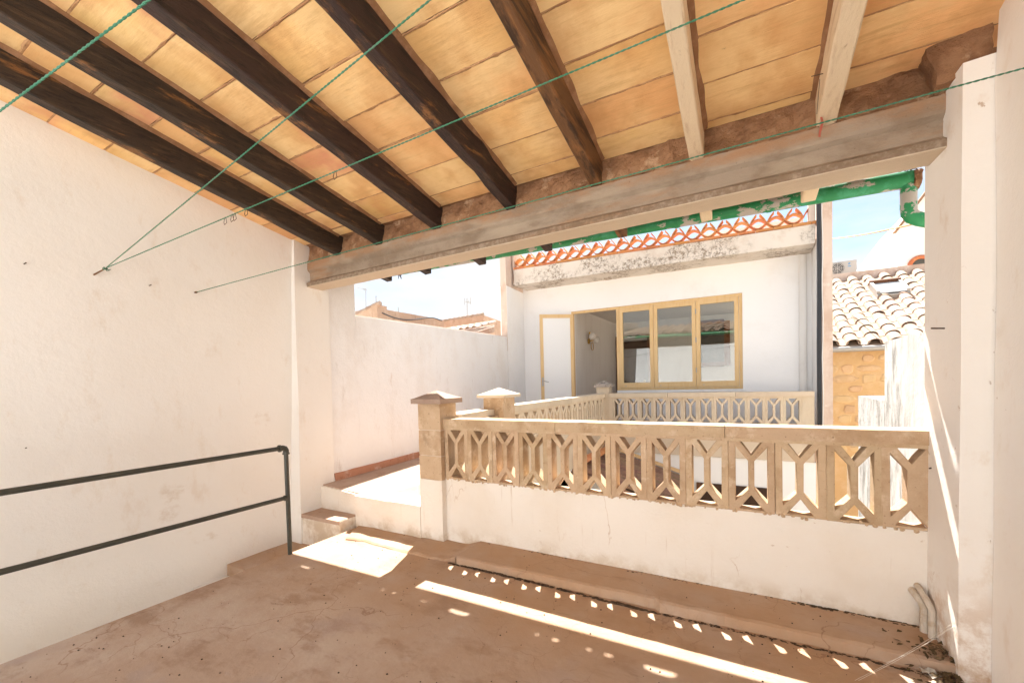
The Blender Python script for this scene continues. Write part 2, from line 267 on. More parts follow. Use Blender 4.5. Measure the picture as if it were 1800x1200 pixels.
# raised ledge along the balustrade, its front edge broken on the left
def ledge(pts, z, name, zb=.0):
    b = MB(); front = []
    for (x0, y0), (x1, y1) in zip(pts, pts[1:]):
        n = max(2, int(abs(x1-x0)/.035))
        for k in range(n): t = k/n; front.append((lerp(x0, x1, t), lerp(y0, y1, t)))
    front.append(pts[-1]); va = []
    for x, y in front:
        j = mnoise.noise(Vector((x*14, 3, 0)))*.008+mnoise.noise(Vector((x*45, 3, 0)))*.005
        va.append([b.bm.verts.new((x, y+j+.006*math.sin(x*3), zb-.003)), b.bm.verts.new((x, y+j+.004, z(x)-.008)), b.bm.verts.new((x, y+j+.020, z(x)+mnoise.noise(Vector((x*8, 0, 0)))*.004)), b.bm.verts.new((x, 2.865, z(x)+.004))])
    for p, q in zip(va, va[1:]):
        for k in range(3): b.bm.faces.new((p[k], q[k], q[k+1], p[k+1]))
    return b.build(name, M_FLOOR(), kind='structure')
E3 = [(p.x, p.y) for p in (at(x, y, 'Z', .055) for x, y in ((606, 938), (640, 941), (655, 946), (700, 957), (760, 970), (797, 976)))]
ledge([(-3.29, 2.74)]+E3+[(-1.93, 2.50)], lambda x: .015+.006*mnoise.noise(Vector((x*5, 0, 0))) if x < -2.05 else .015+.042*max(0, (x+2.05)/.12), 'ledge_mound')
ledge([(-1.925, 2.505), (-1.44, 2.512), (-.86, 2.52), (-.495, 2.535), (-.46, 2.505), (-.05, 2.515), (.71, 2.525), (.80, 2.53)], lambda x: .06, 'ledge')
box('stair_bounce_panel', M_IN(), None, -3.312, -3.302, -.25, 2.60, -1.2, -.03, kind='structure')  # pale panel added on the slab side to brighten the stairwell
# black dirt lying in the joint in front of the ledge
b = MB(); random.seed(3)
x = -1.98
while x < .78:
    y = 2.497+.01*math.sin(x*3); n = mnoise.noise(Vector((x*5, 9, 0)))
    for k in range(2):
        c = Vector((x+random.uniform(-.02, .02), y+random.uniform(-.014, .006), .001)); r = random.uniform(.003, .0075)*(1.1+n)*(1.15 if x < -.5 else .62)
        if True: b.hexa([c+Vector((-r*2, -r*.5, 0)), c+Vector((r*2, -r*.6, 0)), c+Vector((r*2, r, 0)), c+Vector((-r*2, r, 0)), c+Vector((-r, -r*.3, r*.7)), c+Vector((r, -r*.4, r*.7)), c+Vector((r, r*.6, r*.7)), c+Vector((-r, r*.6, r*.7))])
    x += .012
b.build('dirt', M_DIRT(), kind='stuff', label='dark dirt gathered along the front edge of the ledge')
b = MB()
for i in range(520):
    x = random.uniform(-1.85, .78); r = random.uniform(.002, .0055)*(1+.9*mnoise.noise(Vector((x*4, 2, 2))))*(1.5 if x > .2 else 1); c = Vector((x, 2.838-random.random()**2*.03, .060))
    b.hexa([c+Vector((-r*2, -r*.5, 0)), c+Vector((r*2, -r*.6, 0)), c+Vector((r*2, r, 0)), c+Vector((-r*2, r, 0)), c+Vector((-r, -r*.3, r*.8)), c+Vector((r, -r*.4, r*.8)), c+Vector((r, r*.6, r*.8)), c+Vector((-r, r*.6, r*.8))])
b.build('dirt', M_DIRT(), kind='stuff', label='dark crumbs along the foot of the low balustrade wall')
# grit scattered over the floor
b = MB()
for i in range(420):
    x, y = random.uniform(-3.2, .8), random.uniform(.5, 2.75); r = random.choice((.002, .002, .003, .004)); z = .062 if y > 2.56 and x > -1.9 else (.034 if y > 2.62 else .001)
    c = Vector((x, y, z)); b.hexa([c+Vector(v)*r for v in ((-1, -1, 0), (1, -.8, 0), (1, 1, 0), (-.8, 1, 0), (-.5, -.5, 1), (.6, -.5, 1), (.5, .5, 1), (-.5, .6, 1))])
b.build('grit', M_DIRT(), kind='stuff', label='dark grit scattered over the screed floor')

M_BOUNCE = lambda: mat('bounce_paving', (.78, .76, .73), [('fine', 1.5, 1, (.70, .67, .63), .45, .65, .7)], bump=[(10, 1, .3, .01)])  # pale paving for unseen surfaces that bounce light inside
box('bounce_floor', M_BOUNCE(), None, -9, 6, -4.99, -.255, -.2, -.01, kind='structure')  # unseen floor added behind the camera to bounce sunlight in
box('bounce_wall', M_FAC(), None, -9, 6, -5.3, -5, -.2, 3.2, kind='structure')  # unseen white wall added behind the camera as bounce fill

# stairwell: lower landing, steps down, two steps up to the upper terrace
ZT = .300
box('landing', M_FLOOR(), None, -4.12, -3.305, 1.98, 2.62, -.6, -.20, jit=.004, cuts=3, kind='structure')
for k in range(5): box('step', M_BOUNCE(), None, -4.12, -3.305, 1.98-.27*(k+1), 1.98-.27*k-.002, -1.9, -.20-.10*(k+1), kind='structure')  # unseen steps, made pale and shallow to brighten the left wall
def step(z, y0, y1, x0, x1, name, zl=0):
    b = MB(); b.hexa([(x0, y0, -.25), (x1, y0, -.25), (x1, y1, -.25), (x0, y1, -.25), (x0, y0, z+zl), (x1, y0, z), (x1, y1, z), (x0, y1, z+zl)]); b.bevel(.008); b.cut(3); b.jitter(.006, 9); b.build(name, M_DW(), kind='structure')
    b = MB(); e = .006; b.hexa([(x0+e, y0-.012, z+zl-.03), (x1-e, y0-.012, z-.03), (x1-e, y1, z-.03), (x0+e, y1, z+zl-.03), (x0+e, y0-.012, z+zl+.006), (x1-e, y0-.012, z+.006), (x1-e, y1, z+.006), (x0+e, y1, z+zl+.006)]); b.bevel(.007); b.cut(3); b.jitter(.005, 9); b.build(name+'_tread', M_TER(), kind='structure')
step(.095, 2.60, 2.86, -3.93, -3.34, 'step')
b = MB(); b.hexa([(-3.95, 2.84, -.3), (-2.3, 2.84, -.3), (-2.3, 8.42, -.3), (-4.45, 8.42, -.3), (-3.95, 2.84, ZT+.045), (-3.15, 2.84, ZT-.008), (-2.3, 8.42, ZT), (-4.45, 8.42, ZT+.05)])
b.build('upper_terrace_floor', M_TER(), kind='structure')
b = MB(); b.hexa([(-3.93, 2.815, -.2), (-3.15, 2.815, -.2), (-3.15, 2.838, -.2), (-3.93, 2.838, -.2), (-3.93, 2.815, ZT+.035), (-3.15, 2.815, ZT-.016), (-3.15, 2.838, ZT-.016), (-3.93, 2.838, ZT+.035)]); b.cut(3); b.jitter(.006, 8); b.build('step_riser', M_DW(), kind='structure')
box('gallery_floor', M_TER(), None, -2.295, .95, 7.66, 8.42, .06, ZT, kind='structure')
box('courtyard_ground', M_CONC(), None, -14, 8, 2.9, 30, -3.0, -2.9, kind='structure')
box('ground', M_CONC(), None, -90, 90, -60, 130, -3.4, -3.05, kind='structure')

# ================================================================== WALLS OF THE COVERED TERRACE
def lean_wall(name, m, xb, xt, th, y0, y1, z0, z1, label, cuts=0):
    b = MB(); b.hexa([(xb-th, y0, z0), (xb, y0, z0), (xb, y1, z0), (xb-th, y1, z0), (xt-th, y0, z1), (xt, y0, z1), (xt, y1, z1), (xt-th, y1, z1)])
    return b.build(name, m, label=label, cat='wall')
def xw(z): return lerp(-4.06, -3.85, z/2.9)                         # the left wall leans in
b = MB(); b.hexa([(-4.4, -.25, -2.9), (xw(-2.9), -.25, -2.9), (xw(-2.9), 2.62, -2.9), (-4.4, 2.62, -2.9), (-4.4, -.25, 3.55), (xw(3.55), -.25, 3.55), (xw(3.3), 2.62, 3.3), (-4.4, 2.62, 3.3)]); b.cut(30)
for v in b.bm.verts:
    if v.co.x > -4.3: v.co.x += mnoise.noise(Vector((0, v.co.y*1.3, v.co.z*1.3)))*.012
lw = b.build('left_wall', M_IN(), label='tall whitewashed wall rising behind the dark pipe handrail', cat='wall', smooth=True)
b = MB(); b.hexa([(-4.3, 2.585, -.6), (-3.905, 2.585, -.6), (-3.895, 2.985, -.6), (-4.3, 2.985, -.6), (-4.3, 2.585, 2.88), (-3.835, 2.585, 2.88), (-3.86, 2.985, 2.88), (-4.3, 2.985, 2.88)]); b.bevel(.012, 2); b.cut(5); b.jitter(.008, 4)
b.build('left_pillar', M_IN(), smooth=True, label='white plastered pillar at the foot of the steps carrying the beam', cat='pillar')
b = MB(); b.hexa([(.785, 2.51, -.6), (1.3, 2.51, -.6), (1.3, 2.885, -.6), (.775, 2.885, -.6), (.79, 2.51, 2.635), (1.3, 2.51, 2.66), (1.3, 2.885, 2.66), (.775, 2.885, 2.635)]); b.bevel(.006, 2); b.cut(4); b.jitter(.004, 4)
b.build('right_pillar', M_PIL(), smooth=True, label='white plastered pillar at the right end of the balustrade', cat='pillar')
b = MB(); b.box(.885, 1.3, -.25, 2.505, -.3, 3.6); b.cut(24)
for v in b.bm.verts:
    if v.co.x < .9: v.co.x += mnoise.noise(Vector((5, v.co.y*1.4, v.co.z*1.4)))*.010+.03*max(0, v.co.z-2.5)
b.build('right_wall', M_IN(), smooth=True, label='plain white side wall at the right edge of the covered terrace', cat='wall')
# rough mortar where pillar, roof and wall meet at top right
b = MB(); b.hexa([(.74, 2.585, 2.60), (.885, 2.545, 2.63), (.90, 2.74, 2.63), (.74, 2.74, 2.60), (.70, 2.60, 2.815), (.90, 2.55, 2.83), (.90, 2.74, 2.80), (.70, 2.74, 2.79)]); b.cut(9)
for v in b.bm.verts: v.co += mnoise.noise_vector(v.co*9)*.022+mnoise.noise_vector(v.co*26)*.011
b.build('mortar_lumps', M_MORT(), smooth=True, kind='stuff', label='rough brown mortar packed above the right pillar')

# ---- concrete beam
BL, BR = Vector((-3.90, 2.72, 0)), Vector((.80, 2.65, 0))
def by(x): return lerp(BL.y, BR.y, (x-BL.x)/(BR.x-BL.x))
prof = [(0, 2.357), (0, 2.398), (.016, 2.408), (.042, 2.425), (.042, 2.500), (.020, 2.520), (.014, 2.535), (.014, 2.600), (.185, 2.600), (.185, 2.54), (.16, 2.51), (.16, 2.43), (.19, 2.40), (.185, 2.357)]
b = MB(); N = 90; R = []
for i in range(N+1):
    x = lerp(BL.x, BR.x+.05, i/N); ring = []
    for k, (dy, z) in enumerate(prof):
        nn = mnoise.noise_vector(Vector((x*9, k*1.7, 0)))*(.0045 if k in (1, 2) else .0028)
        ring.append(b.bm.verts.new((x, by(x)+dy+nn.y, z+nn.z)))
    R.append(ring)
for p, q in zip(R, R[1:]):
    for k in range(len(prof)): b.bm.faces.new((p[k], q[k], q[(k+1) % len(prof)], p[(k+1) % len(prof)]))
b.bm.faces.new(R[0]); b.bm.faces.new(R[-1])
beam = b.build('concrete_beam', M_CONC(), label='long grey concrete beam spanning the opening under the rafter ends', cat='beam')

# ---- roof: rafters, ceiling tiles, mortar, deck, outer tiles
SL = -.166
def zr(y): return 2.605+SL*(y-2.66)                                 # underside of the rafters
RH = .172
roof = thing('tiled_roof', 'sloping roof of clay ceiling tiles on dark and white rafters', 'roof', (-1.5, 2.66, 2.78))
RX = [-3.37, -2.83, -2.175, -1.485, -.848, -.25, .35]
SK = [.035, .035, .038, .035, .025, .008, 0.0]                      # sideways drift per metre towards the camera
RMAT = [M_WOODD, M_WOODD, M_WOODD, M_WOODD, M_WOODR, M_WOODW, M_WOODW]
RL = ['dark charred rafter', 'dark charred rafter', 'thick dark rafter', 'dark crooked rafter', 'reddish brown rafter', 'limewashed white rafter', 'limewashed white rafter with a knot']
RWD = [.078, .082, .085, .075, .074, .074, .082]
def rx(i, y): return RX[i]+SK[i]*(2.66-y)
for i in range(7):
    b = MB(); y0, y1 = -.15, 3.40+random.uniform(-.02, .02); n = 46; rings = []
    for k in range(n+1):
        y = lerp(y0, y1, k/n); hw = RWD[i]/2; cx = rx(i, y); dz = 0
        wob = mnoise.noise(Vector((y*1.7, i*5.3, 0)))*.010*(1.6 if i in (1, 3) else .6)
        if i == 3: wob += .016*math.exp(-((y-2.25)/.10)**2)
        ch = .006; z0 = zr(y)+mnoise.noise(Vector((y*2.3, i*3.1, 4)))*.006; z1 = zr(y)+RH+.004
        def j(q): return mnoise.noise(Vector((y*7, q*2.2, i*4)))*.0035
        pts = [(-hw+ch+j(1), z0), (hw-ch+j(2), z0+j(3)), (hw+j(4), z0+ch), (hw+j(5), z1), (-hw+j(6), z1), (-hw+j(7), z0+ch)]
        rings.append([b.bm.verts.new((cx+px+wob, y, pz)) for px, pz in pts])
    for p, q in zip(rings, rings[1:]):
        for k in range(6): b.bm.faces.new((p[k], q[k], q[(k+1) % 6], p[(k+1) % 6]))
    b.bm.faces.new(rings[0]); b.bm.faces.new(rings[-1])
    b.build('rafter', RMAT[i](), roof, label=RL[i])
ED = [lambda y: -4.0]+[(lambda y, i=i: rx(i, y)) for i in range(7)]+[lambda y: 1.0]
random.seed(11)
def smear(b, xa, xb, y, z, sd):
    n = max(6, int((xb-xa)/.012)); va = []
    for k in range(n+1):
        x = lerp(xa, xb, k/n); wv = max(.002, .0065+.010*mnoise.noise(Vector((x*13, y*31, sd)))+.004*mnoise.noise(Vector((x*60, y*31, sd)))); o = .004*mnoise.noise(Vector((x*6, y*17, sd+3)))
        va.append([b.bm.verts.new((x, y+o-wv, z(y-wv)+.002)), b.bm.verts.new((x, y+o-wv*.4, z(y)-.0012)), b.bm.verts.new((x, y+o+wv*.4, z(y)-.0012)), b.bm.verts.new((x, y+o+wv, z(y+wv)+.002))])
    for p, q in zip(va, va[1:]):
        for k in range(3): b.bm.faces.new((p[k], q[k], q[k+1], p[k+1]))
for bay in range(8):
    sm = MB()
    y = 2.70-[.13, .09, .05, .13, .10, .18, .05, .12][bay]+.27; first = True
    while y > -.05:
        ya, yb = y-.27, y; y -= .27
        if ya > 2.70: continue
        yb2 = min(yb, 2.72); g = random.uniform(.005, .009); xa, xb = ED[bay], ED[bay+1]; ia = .03 if bay else 0; ib = .03 if bay < 7 else 0
        zt = lambda yy: zr(yy)+RH; dz = random.uniform(-.003, .004); tl = random.uniform(-.002, .002)
        b = MB(); P = []
        for zo in (0, .022):
            for (xx, yy, s) in ((xa(ya)+ia, ya+g, -1), (xb(ya)-ib, ya+g, 1), (xb(yb2)-ib, yb2-g, 1), (xa(yb2)+ia, yb2-g, -1)):
                P.append((xx, yy+random.uniform(-.003, .003), zt(yy)+zo+dz+tl*s))
        b.hexa(P); b.cut(4, .09); b.jitter(.0016, 14, bay); b.build('ceiling_tile', M_CEIL(), roof)
        smear(sm, xa(ya)+ia+.006, xb(ya)-ib-.006, ya, zt, bay)
    sm.build('joint_smear', M_SMEAR(), roof, kind='stuff')
    # mortar bedding along each rafter side
for i in range(7):
    b = MB()
    for s in (-1, 1):
        n = 90; va = []
        for k in range(n+1):
            y = lerp(-.1, 2.70, k/n); cx = rx(i, y)+s*RWD[i]/2; wv = .010+.012*(mnoise.noise(Vector((y*6, i*3, s)))+.3)
            va.append([b.bm.verts.new((cx-s*.02, y, zr(y)+RH-.012-wv*.5)), b.bm.verts.new((cx+s*.004, y, zr(y)+RH-.010-wv*.5)), b.bm.verts.new((cx+s*(.010+wv), y, zr(y)+RH+.001)), b.bm.verts.new((cx-s*.02, y, zr(y)+RH+.006))])
        for p, q in zip(va, va[1:]):
            for k in range(3): b.bm.faces.new((p[k], q[k], q[k+1], p[k+1]))
    b.build('mortar_bed', M_JOINT(), roof, kind='stuff')
# deck over the tiles (joint mortar shows between them)
b = MB(); b.hexa([(-4.2, -.2, zr(-.2)+RH+.007), (1.15, -.2, zr(-.2)+RH+.007), (1.15, 3.50, zr(3.50)+RH+.007), (-4.2, 3.50, zr(3.50)+RH+.007), (-4.2, -.2, zr(-.2)+RH+.06), (1.15, -.2, zr(-.2)+RH+.06), (1.15, 3.50, zr(3.50)+RH+.05), (-4.2, 3.50, zr(3.50)+RH+.05)])
b.build('roof_deck', M_JOINT(), roof)
# rough infill above the beam, one piece per bay
for bay in range(8):
    b = MB(); n, mrow = 26, 9; xs = [ED[bay](2.7)+(.03 if bay else .1), ED[bay+1](2.7)-(.03 if bay < 7 else .06)]; V = []
    for iy in range(mrow+1):
        row = []
        for ix in range(n+1):
            x = lerp(xs[0], xs[1], ix/n); z = lerp(2.598, zr(2.7)+RH+.02, iy/mrow); q = mnoise.fractal(Vector((x*11, z*11, 2)), 1, 2, 4)*.024
            row.append(b.bm.verts.new((x, by(x)+.034-.022*(1-iy/mrow)**2+q+.02*(iy/mrow), z)))
        V.append(row)
    for r0, r1 in zip(V, V[1:]):
        for ix in range(n): b.bm.faces.new((r0[ix], r0[ix+1], r1[ix+1], r1[ix]))
    b.build('mortar_infill', M_MORT(), roof)
box('infill_core', M_MORT(), roof, -3.95, .95, 2.80, 2.85, 2.58, zr(2.85)+RH)
def barrel(L, r0, r1, sag=.0, th=.012, n=7, up=1):
    b = MB(); A = []
    for rr, y in ((r0, 0), (r1, L)):
        A.append([[b.bm.verts.new((rq*math.cos(a), y, up*rq*.8*math.sin(a))) for a in [math.pi*k/n for k in range(n+1)]] for rq in (rr, rr-th)])
    (o0, i0), (o1, i1) = A
    for k in range(n):
        b.bm.faces.new((o0[k], o0[k+1], o1[k+1], o1[k])); b.bm.faces.new((i0[k+1], i0[k], i1[k], i1[k+1])); b.bm.faces.new((o0[k+1], o0[k], i0[k], i0[k+1])); b.bm.faces.new((o1[k], o1[k+1], i1[k+1], i1[k]))
    for k in (0, n): b.bm.faces.new((o0[k], o1[k], i1[k], i0[k]))
    return b
PT = .285
tl_up = barrel(.42, .088, .074).mesh('cover_tile', M_TILE(), True); tl_dn = barrel(.42, .074, .088, up=-1).mesh('pan_tile', M_TILE(), True)
ztop = lambda y: zr(y)+RH+.055
random.seed(5); eave_tiles = []
for c in range(17):
    x = -4.02+c*PT+.065
    for me, nm, dx, dzz, ye in ((tl_dn, 'pan_tile', 0, .066, 3.615), (tl_up, 'cover_tile', PT/2, .012, 3.575)):
        o = link(nm, me, roof, loc=None); o.matrix_parent_inverse = Matrix.Identity(4)
        y = ye+random.uniform(-.015, .01)
        o.location = Vector((x+dx, y, ztop(y)+dzz))-roof.location; o.rotation_euler = (math.atan(-SL), 0, math.pi+random.uniform(-.03, .03))
plug = [1, 0, 0, 0, 1, 0, 0, 1, 1, 1, 0, 0, 0, 1, 0, 1, 1]
for c in range(17):
    if plug[c]: b = MB(); b.ball(Vector((-4.02+c*PT+.065+PT/2, 3.53, ztop(3.53)+.015)), .055, 8, 6); b.jitter(.012, 20); b.build('mortar_plug', M_MORT(), roof)
b = MB()                                                         # the rest of the outer tiling, in one piece
for c in range(17):
    for r in range(1, 11):
        y = 3.60-r*.34
        for me, dx, dzz in ((tl_dn, 0, .068), (tl_up, PT/2, .032)):
            k0 = len(b.bm.verts); b.bm.from_mesh(me); b.bm.verts.ensure_lookup_table()
            M = Matrix.Translation((-4.02+c*PT+.065+dx+random.uniform(-.008, .008), y, ztop(y)+dzz+.006)) @ Matrix.Rotation(math.pi, 4, 'Z') @ Matrix.Rotation(math.atan(-SL), 4, 'X')
            for v in b.bm.verts[k0:]: v.co = M @ v.co
b.build('outer_tiles', M_TILE(), roof, smooth=True, kind='stuff')

# ---- green gutter
gut = thing('green_gutter', 'peeling green gutter pipe along the eave with an elbow at its right end', 'gutter', (-1.5, 3.58, 2.6))
gz = lambda x: lerp(2.658, 2.560, (x+3.9)/4.8)
b = MB(); b.tube([(lerp(-3.95, .90, k/24), 3.58, gz(lerp(-3.95, .90, k/24))) for k in range(25)], .052, 16); b.build('pipe', M_GREEN(), gut, smooth=True)
for x in (-.5, .12): b = MB(); b.tube([(x, 3.58, gz(x)), (x+.03, 3.58, gz(x))], .056, 16); b.build('collar', M_GREEN(), gut)
b = MB(); b.tube([(.885, 3.58, 2.56), (.885, 3.58, 2.38), (.888, 3.58, 2.35), (.905, 3.583, 2.325), (.94, 3.59, 2.305), (1.15, 3.66, 2.24)], .042, 14); b.build('elbow', M_GREEN(), gut, smooth=True)
b = MB(); b.tube([(.90, 3.58, 2.55), (.935, 3.58, 2.55)], .062, 14); b.jitter(.012, 30); b.build('mortar_end', M_MORT(), gut)
b = MB()
for i in range(26):
    c = Vector((.90+random.uniform(-.04, .04), 3.57+random.uniform(-.03, .03), 2.625+random.uniform(-.01, .03))); d = Vector((random.uniform(-1, 1), random.uniform(-1, 1), random.uniform(-.3, .8))).normalized()*.03
    b.tube([c-d, c+d], .003, 5)
b.build('twigs', M_DIRT(), kind='stuff', label='dark twigs lodged on the end of the green gutter')
b = MB(); p = at(703, 484, 'Y', 3.56)
for i in range(7): b.tube([p+Vector((-.02, 0, .06)), p+Vector((random.uniform(-.02, .03), random.uniform(-.01, .01), random.uniform(-.05, 0)))], [.008, .003], 5)
b.build('weed', M_DIRT(), label='little dark weed hanging from the gutter at the left', cat='plant')

# ================================================================== FRONT BALUSTRADE
PITCH_L = .239
def lattice_bm(w=.166, half=.1195, z0=0, z1=.435, b0=.013, t=.414, d=.097, m=.0165, filled=False, bev=.004):
    hw = w/2; o = [(-half, z0), (half, z0), (half, z1), (-half, z1)]
    tri_t = [(-.056, t), (.056, t), (0, t-.080)]; tri_b = [(-.063, b0), (0, b0+.088), (.063, b0)]
    hl = [(-hw, t-.028), (-m, t-.112), (-m, b0+.120), (-hw, b0+.045)]; hr = [(-x, z) for x, z in hl]
    loops = [o, tri_t, tri_b, hl]+([] if filled else [hr])
    bm = bmesh.new(); es = []
    for L in loops:
        vs = [bm.verts.new((x, 0, z)) for x, z in L]
        es += [bm.edges.new((vs[k], vs[(k+1) % len(vs)])) for k in range(len(vs))]
    bmesh.ops.triangle_fill(bm, use_beauty=True, use_dissolve=False, edges=es)
    r = bmesh.ops.extrude_face_region(bm, geom=bm.faces[:]); bmesh.ops.translate(bm, vec=(0, d, 0), verts=[v for v in r['geom'] if isinstance(v, bmesh.types.BMVert)])
    bmesh.ops.recalc_face_normals(bm, faces=bm.faces)
    b = MB(); b.bm.free(); b.bm = bm
    if bev: b.bevel(.003)
    bmesh.ops.triangulate(bm, faces=bm.faces)
    return b
bal = thing('balustrade', 'front stone balustrade of pierced lattice blocks on a low white wall', 'balustrade', (-.75, 2.90, .06))
b = MB(); b.box(-2.275, .80, 2.840, 2.965, -.02, .556); b.cut(18)
for v in b.bm.verts: v.co.y += mnoise.noise(Vector((v.co.x*2.2, 0, v.co.z*2.2)))*.006
b.build('dwarf_wall', M_DW(), bal, smooth=False)
variants = []
for s in range(4):
    lb = lattice_bm(); lb.jitter(.0028, 17, s+1); variants.append(lb.mesh('lattice_block', M_STONE()))
for k in range(12):
    o = link('lattice_block', variants[k % 4], bal); o.matrix_parent_inverse = Matrix.Identity(4)
    o.location = Vector((-2.143+PITCH_L*k, 2.833+random.uniform(-.003, .003), .553))-bal.location
lb = lattice_bm(filled=True); lb.jitter(.004, 17, 9); o = lb.build('lattice_block', M_STONE(), bal, label='broken end block half filled with mortar'); o.matrix_parent_inverse = Matrix.Identity(4); o.location = Vector((.716, 2.834, .553))-bal.location
b = MB()
for i in range(130):                                              # crumbly mortar along the foot of the lattice
    x = random.uniform(-2.25, .77); b.ball((x, 2.838+random.uniform(-.002, .004), .556+random.uniform(-.010, .005)), random.uniform(.006, .013), 6, 4)
b.jitter(.006, 40); b.build('mortar_seam', M_STONE(), bal, kind='stuff')
for xa, xb, in ((-2.29, -1.235), (-1.232, -.13), (-.127, .795)):
    b = MB(); b.hexa([(xa, 2.824, .987), (xb, 2.824, .987), (xb, 2.962, .987), (xa, 2.962, .987), (xa, 2.824, 1.058), (xb, 2.824, 1.058), (xb, 3.005, 1.058), (xa, 3.005, 1.058)]); b.bevel(.005); b.cut(14, .15); b.jitter(.0035, 12); b.build('coping_stone', M_STONE(), bal)
    b = MB(); b.box(xa, xb, 2.831, 2.957, .968, .9865); b.cut(14, .15); b.jitter(.003, 12); b.build('bed_course', M_STONE(), bal)

def post(name, x0, x1, y0, y1, z0, z1, ms, mc, capz, ov, apex, label, courses=None, base=None):
    t = thing(name, label, 'post', ((x0+x1)/2, (y0+y1)/2, z0)); zs = courses or [z0, z1]
    for za, zb_ in zip(zs, zs[1:]):
        b = MB(); b.box(x0, x1, y0, y1, za+.004, zb_-.004); b.bevel(.006); b.cut(5, .1); b.jitter(.003, 14); b.build('stone_block' if courses else 'shaft', ms, t)
    if courses: box('joint', M_STONEP(), t, x0+.006, x1-.006, y0+.006, y1-.006, zs[0], zs[-1])
    if base:
        b = MB(); b.box(x0-.002, x1+.002, y0-.004, y1, base, zs[0]+.003); b.bevel(.01, 2); b.cut(4); b.jitter(.005, 8); b.build('plaster_foot', M_DW(), t)
    b = MB(); cx, cy = (x0+x1)/2, (y0+y1)/2; A = [(x0-ov, y0-ov), (x1+ov, y0-ov), (x1+ov, y1+ov), (x0-ov, y1+ov)]
    v0 = [b.bm.verts.new((x, y, capz[0])) for x, y in A]; v1 = [b.bm.verts.new((x, y, capz[1])) for x, y in A]; i = ov+.006
    A2 = [(x0-ov+i*.4, y0-ov+i*.4), (x1+ov-i*.4, y0-ov+i*.4), (x1+ov-i*.4, y1+ov-i*.4), (x0-ov+i*.4, y1+ov-i*.4)]
    v2 = [b.bm.verts.new((x, y, capz[1]+.006)) for x, y in A2]; ap = b.bm.verts.new((cx, cy, apex)); b.bm.faces.new(v0[::-1])
    for k in range(4):
        k2 = (k+1) % 4; b.bm.faces.new((v0[k], v0[k2], v1[k2], v1[k])); b.bm.faces.new((v1[k], v1[k2], v2[k2], v2[k])); b.bm.faces.new((v2[k], v2[k2], ap))
    b.bevel(.003); b.build('cap', mc, t)
    return t
post('gate_post', -2.508, -2.268, 2.79, 3.015, .04, 1.19, M_STONE(), M_CAPB(), (1.19, 1.231), .042, 1.302, 'sandstone post with a brown pyramid cap at the left end of the front balustrade', [.535, .742, .963, 1.19], .02)
post('gate_post', -2.434, -2.194, 3.717, 3.957, .2, 1.20, M_STONE(), M_STONEP(), (1.20, 1.232), .050, 1.302, 'sunlit sandstone post behind the brown capped one on the upper terrace')
post('gate_post', -2.475, -2.245, 7.62, 7.85, .2, 1.225, M_STONEP(), M_CAPG(), (1.225, 1.270), .035, 1.350, 'pale post with blackened cap at the far corner of the terrace railing')
# cheek wall beside the steps
b = MB(); b.box(-3.335, -2.511, 2.778, 3.05, -.05, .297); b.bevel(.012, 2); b.cut(9, .12); b.jitter(.006, 7); b.build('stair_cheek', M_DW(), label='low white cheek wall between the steps and the sandstone post', cat='wall')
# short solid parapet between the two near posts
par = thing('parapet', 'short solid parapet joining the two near sandstone posts', 'wall', (-2.37, 3.37, .3))
b = MB(); b.hexa([(-2.455, 3.018, .2), (-2.225, 3.018, .2), (-2.245, 3.714, .2), (-2.48, 3.714, .2), (-2.455, 3.018, 1.015), (-2.225, 3.018, 1.015), (-2.245, 3.714, 1.015), (-2.48, 3.714, 1.015)]); b.build('wall_body', M_STONE(), par)
b = MB(); b.hexa([(-2.46, 3.018, 1.018), (-2.215, 3.018, 1.018), (-2.30, 3.714, 1.018), (-2.50, 3.714, 1.018), (-2.46, 3.018, 1.083), (-2.215, 3.018, 1.083), (-2.30, 3.714, 1.083), (-2.50, 3.714, 1.083)]); b.bevel(.005); b.cut(6, .1); b.jitter(.003, 12); b.build('coping_stone', M_STONEP(), par)

def rail(name, label, P0, P1, n, z0, ztop_, zfoot, first, jit, mats, copn, skip_last=False):
    d = Vector((P1[0]-P0[0], P1[1]-P0[1], 0)); L = d.length; a = math.atan2(d.y, d.x)
    t = thing(name, label, 'balustrade', (P0[0], P0[1], zfoot), a)
    pid = Matrix.Identity(4)
    vs = []
    for s in range(2):
        lb = lattice_bm(d=.12, z1=ztop_-.073-z0+.002, t=ztop_-.073-z0-.03); lb.jitter(jit, 17, s+3); vs.append(lb.mesh('lattice_block', mats))
    for k in range(n):
        o = link('lattice_block', vs[k % 2], t); o.matrix_parent_inverse = pid; o.location = (first+PITCH_L*k, random.uniform(-.003, .003), z0-zfoot)
    def add(nm, b): o = b.build(nm, mats, t); o.matrix_parent_inverse = pid
    for k in range(copn):
        b = MB(); b.box(L*k/copn+.002, L*(k+1)/copn-.002, -.03, .17, ztop_-.072-zfoot, ztop_-zfoot); b.bevel(.005); b.cut(8, .15); b.jitter(.003, 10); add('coping_stone', b)
    b = MB(); b.box(0, L, .004, .118, 0, z0-zfoot-.001); add('dwarf_wall', b)
    if first-.1195 > .004: b = MB(); b.box(0, first-.1197, 0, .12, z0-zfoot, ztop_-.074-zfoot); add('end_stile', b)
    e = first+PITCH_L*(n-1)+.1197
    if L-e > .004: b = MB(); b.box(e, L, .002, .12, z0-zfoot, ztop_-.074-zfoot); b.cut(3); b.jitter(.006, 20); add('end_stile', b)
    return t
rail('balustrade', 'side balustrade running back along the upper terrace to the far post', (-2.235, 3.96), (-2.33, 7.615), 15, .61, 1.105, .05, .13, .002, M_STONEP(), 4)
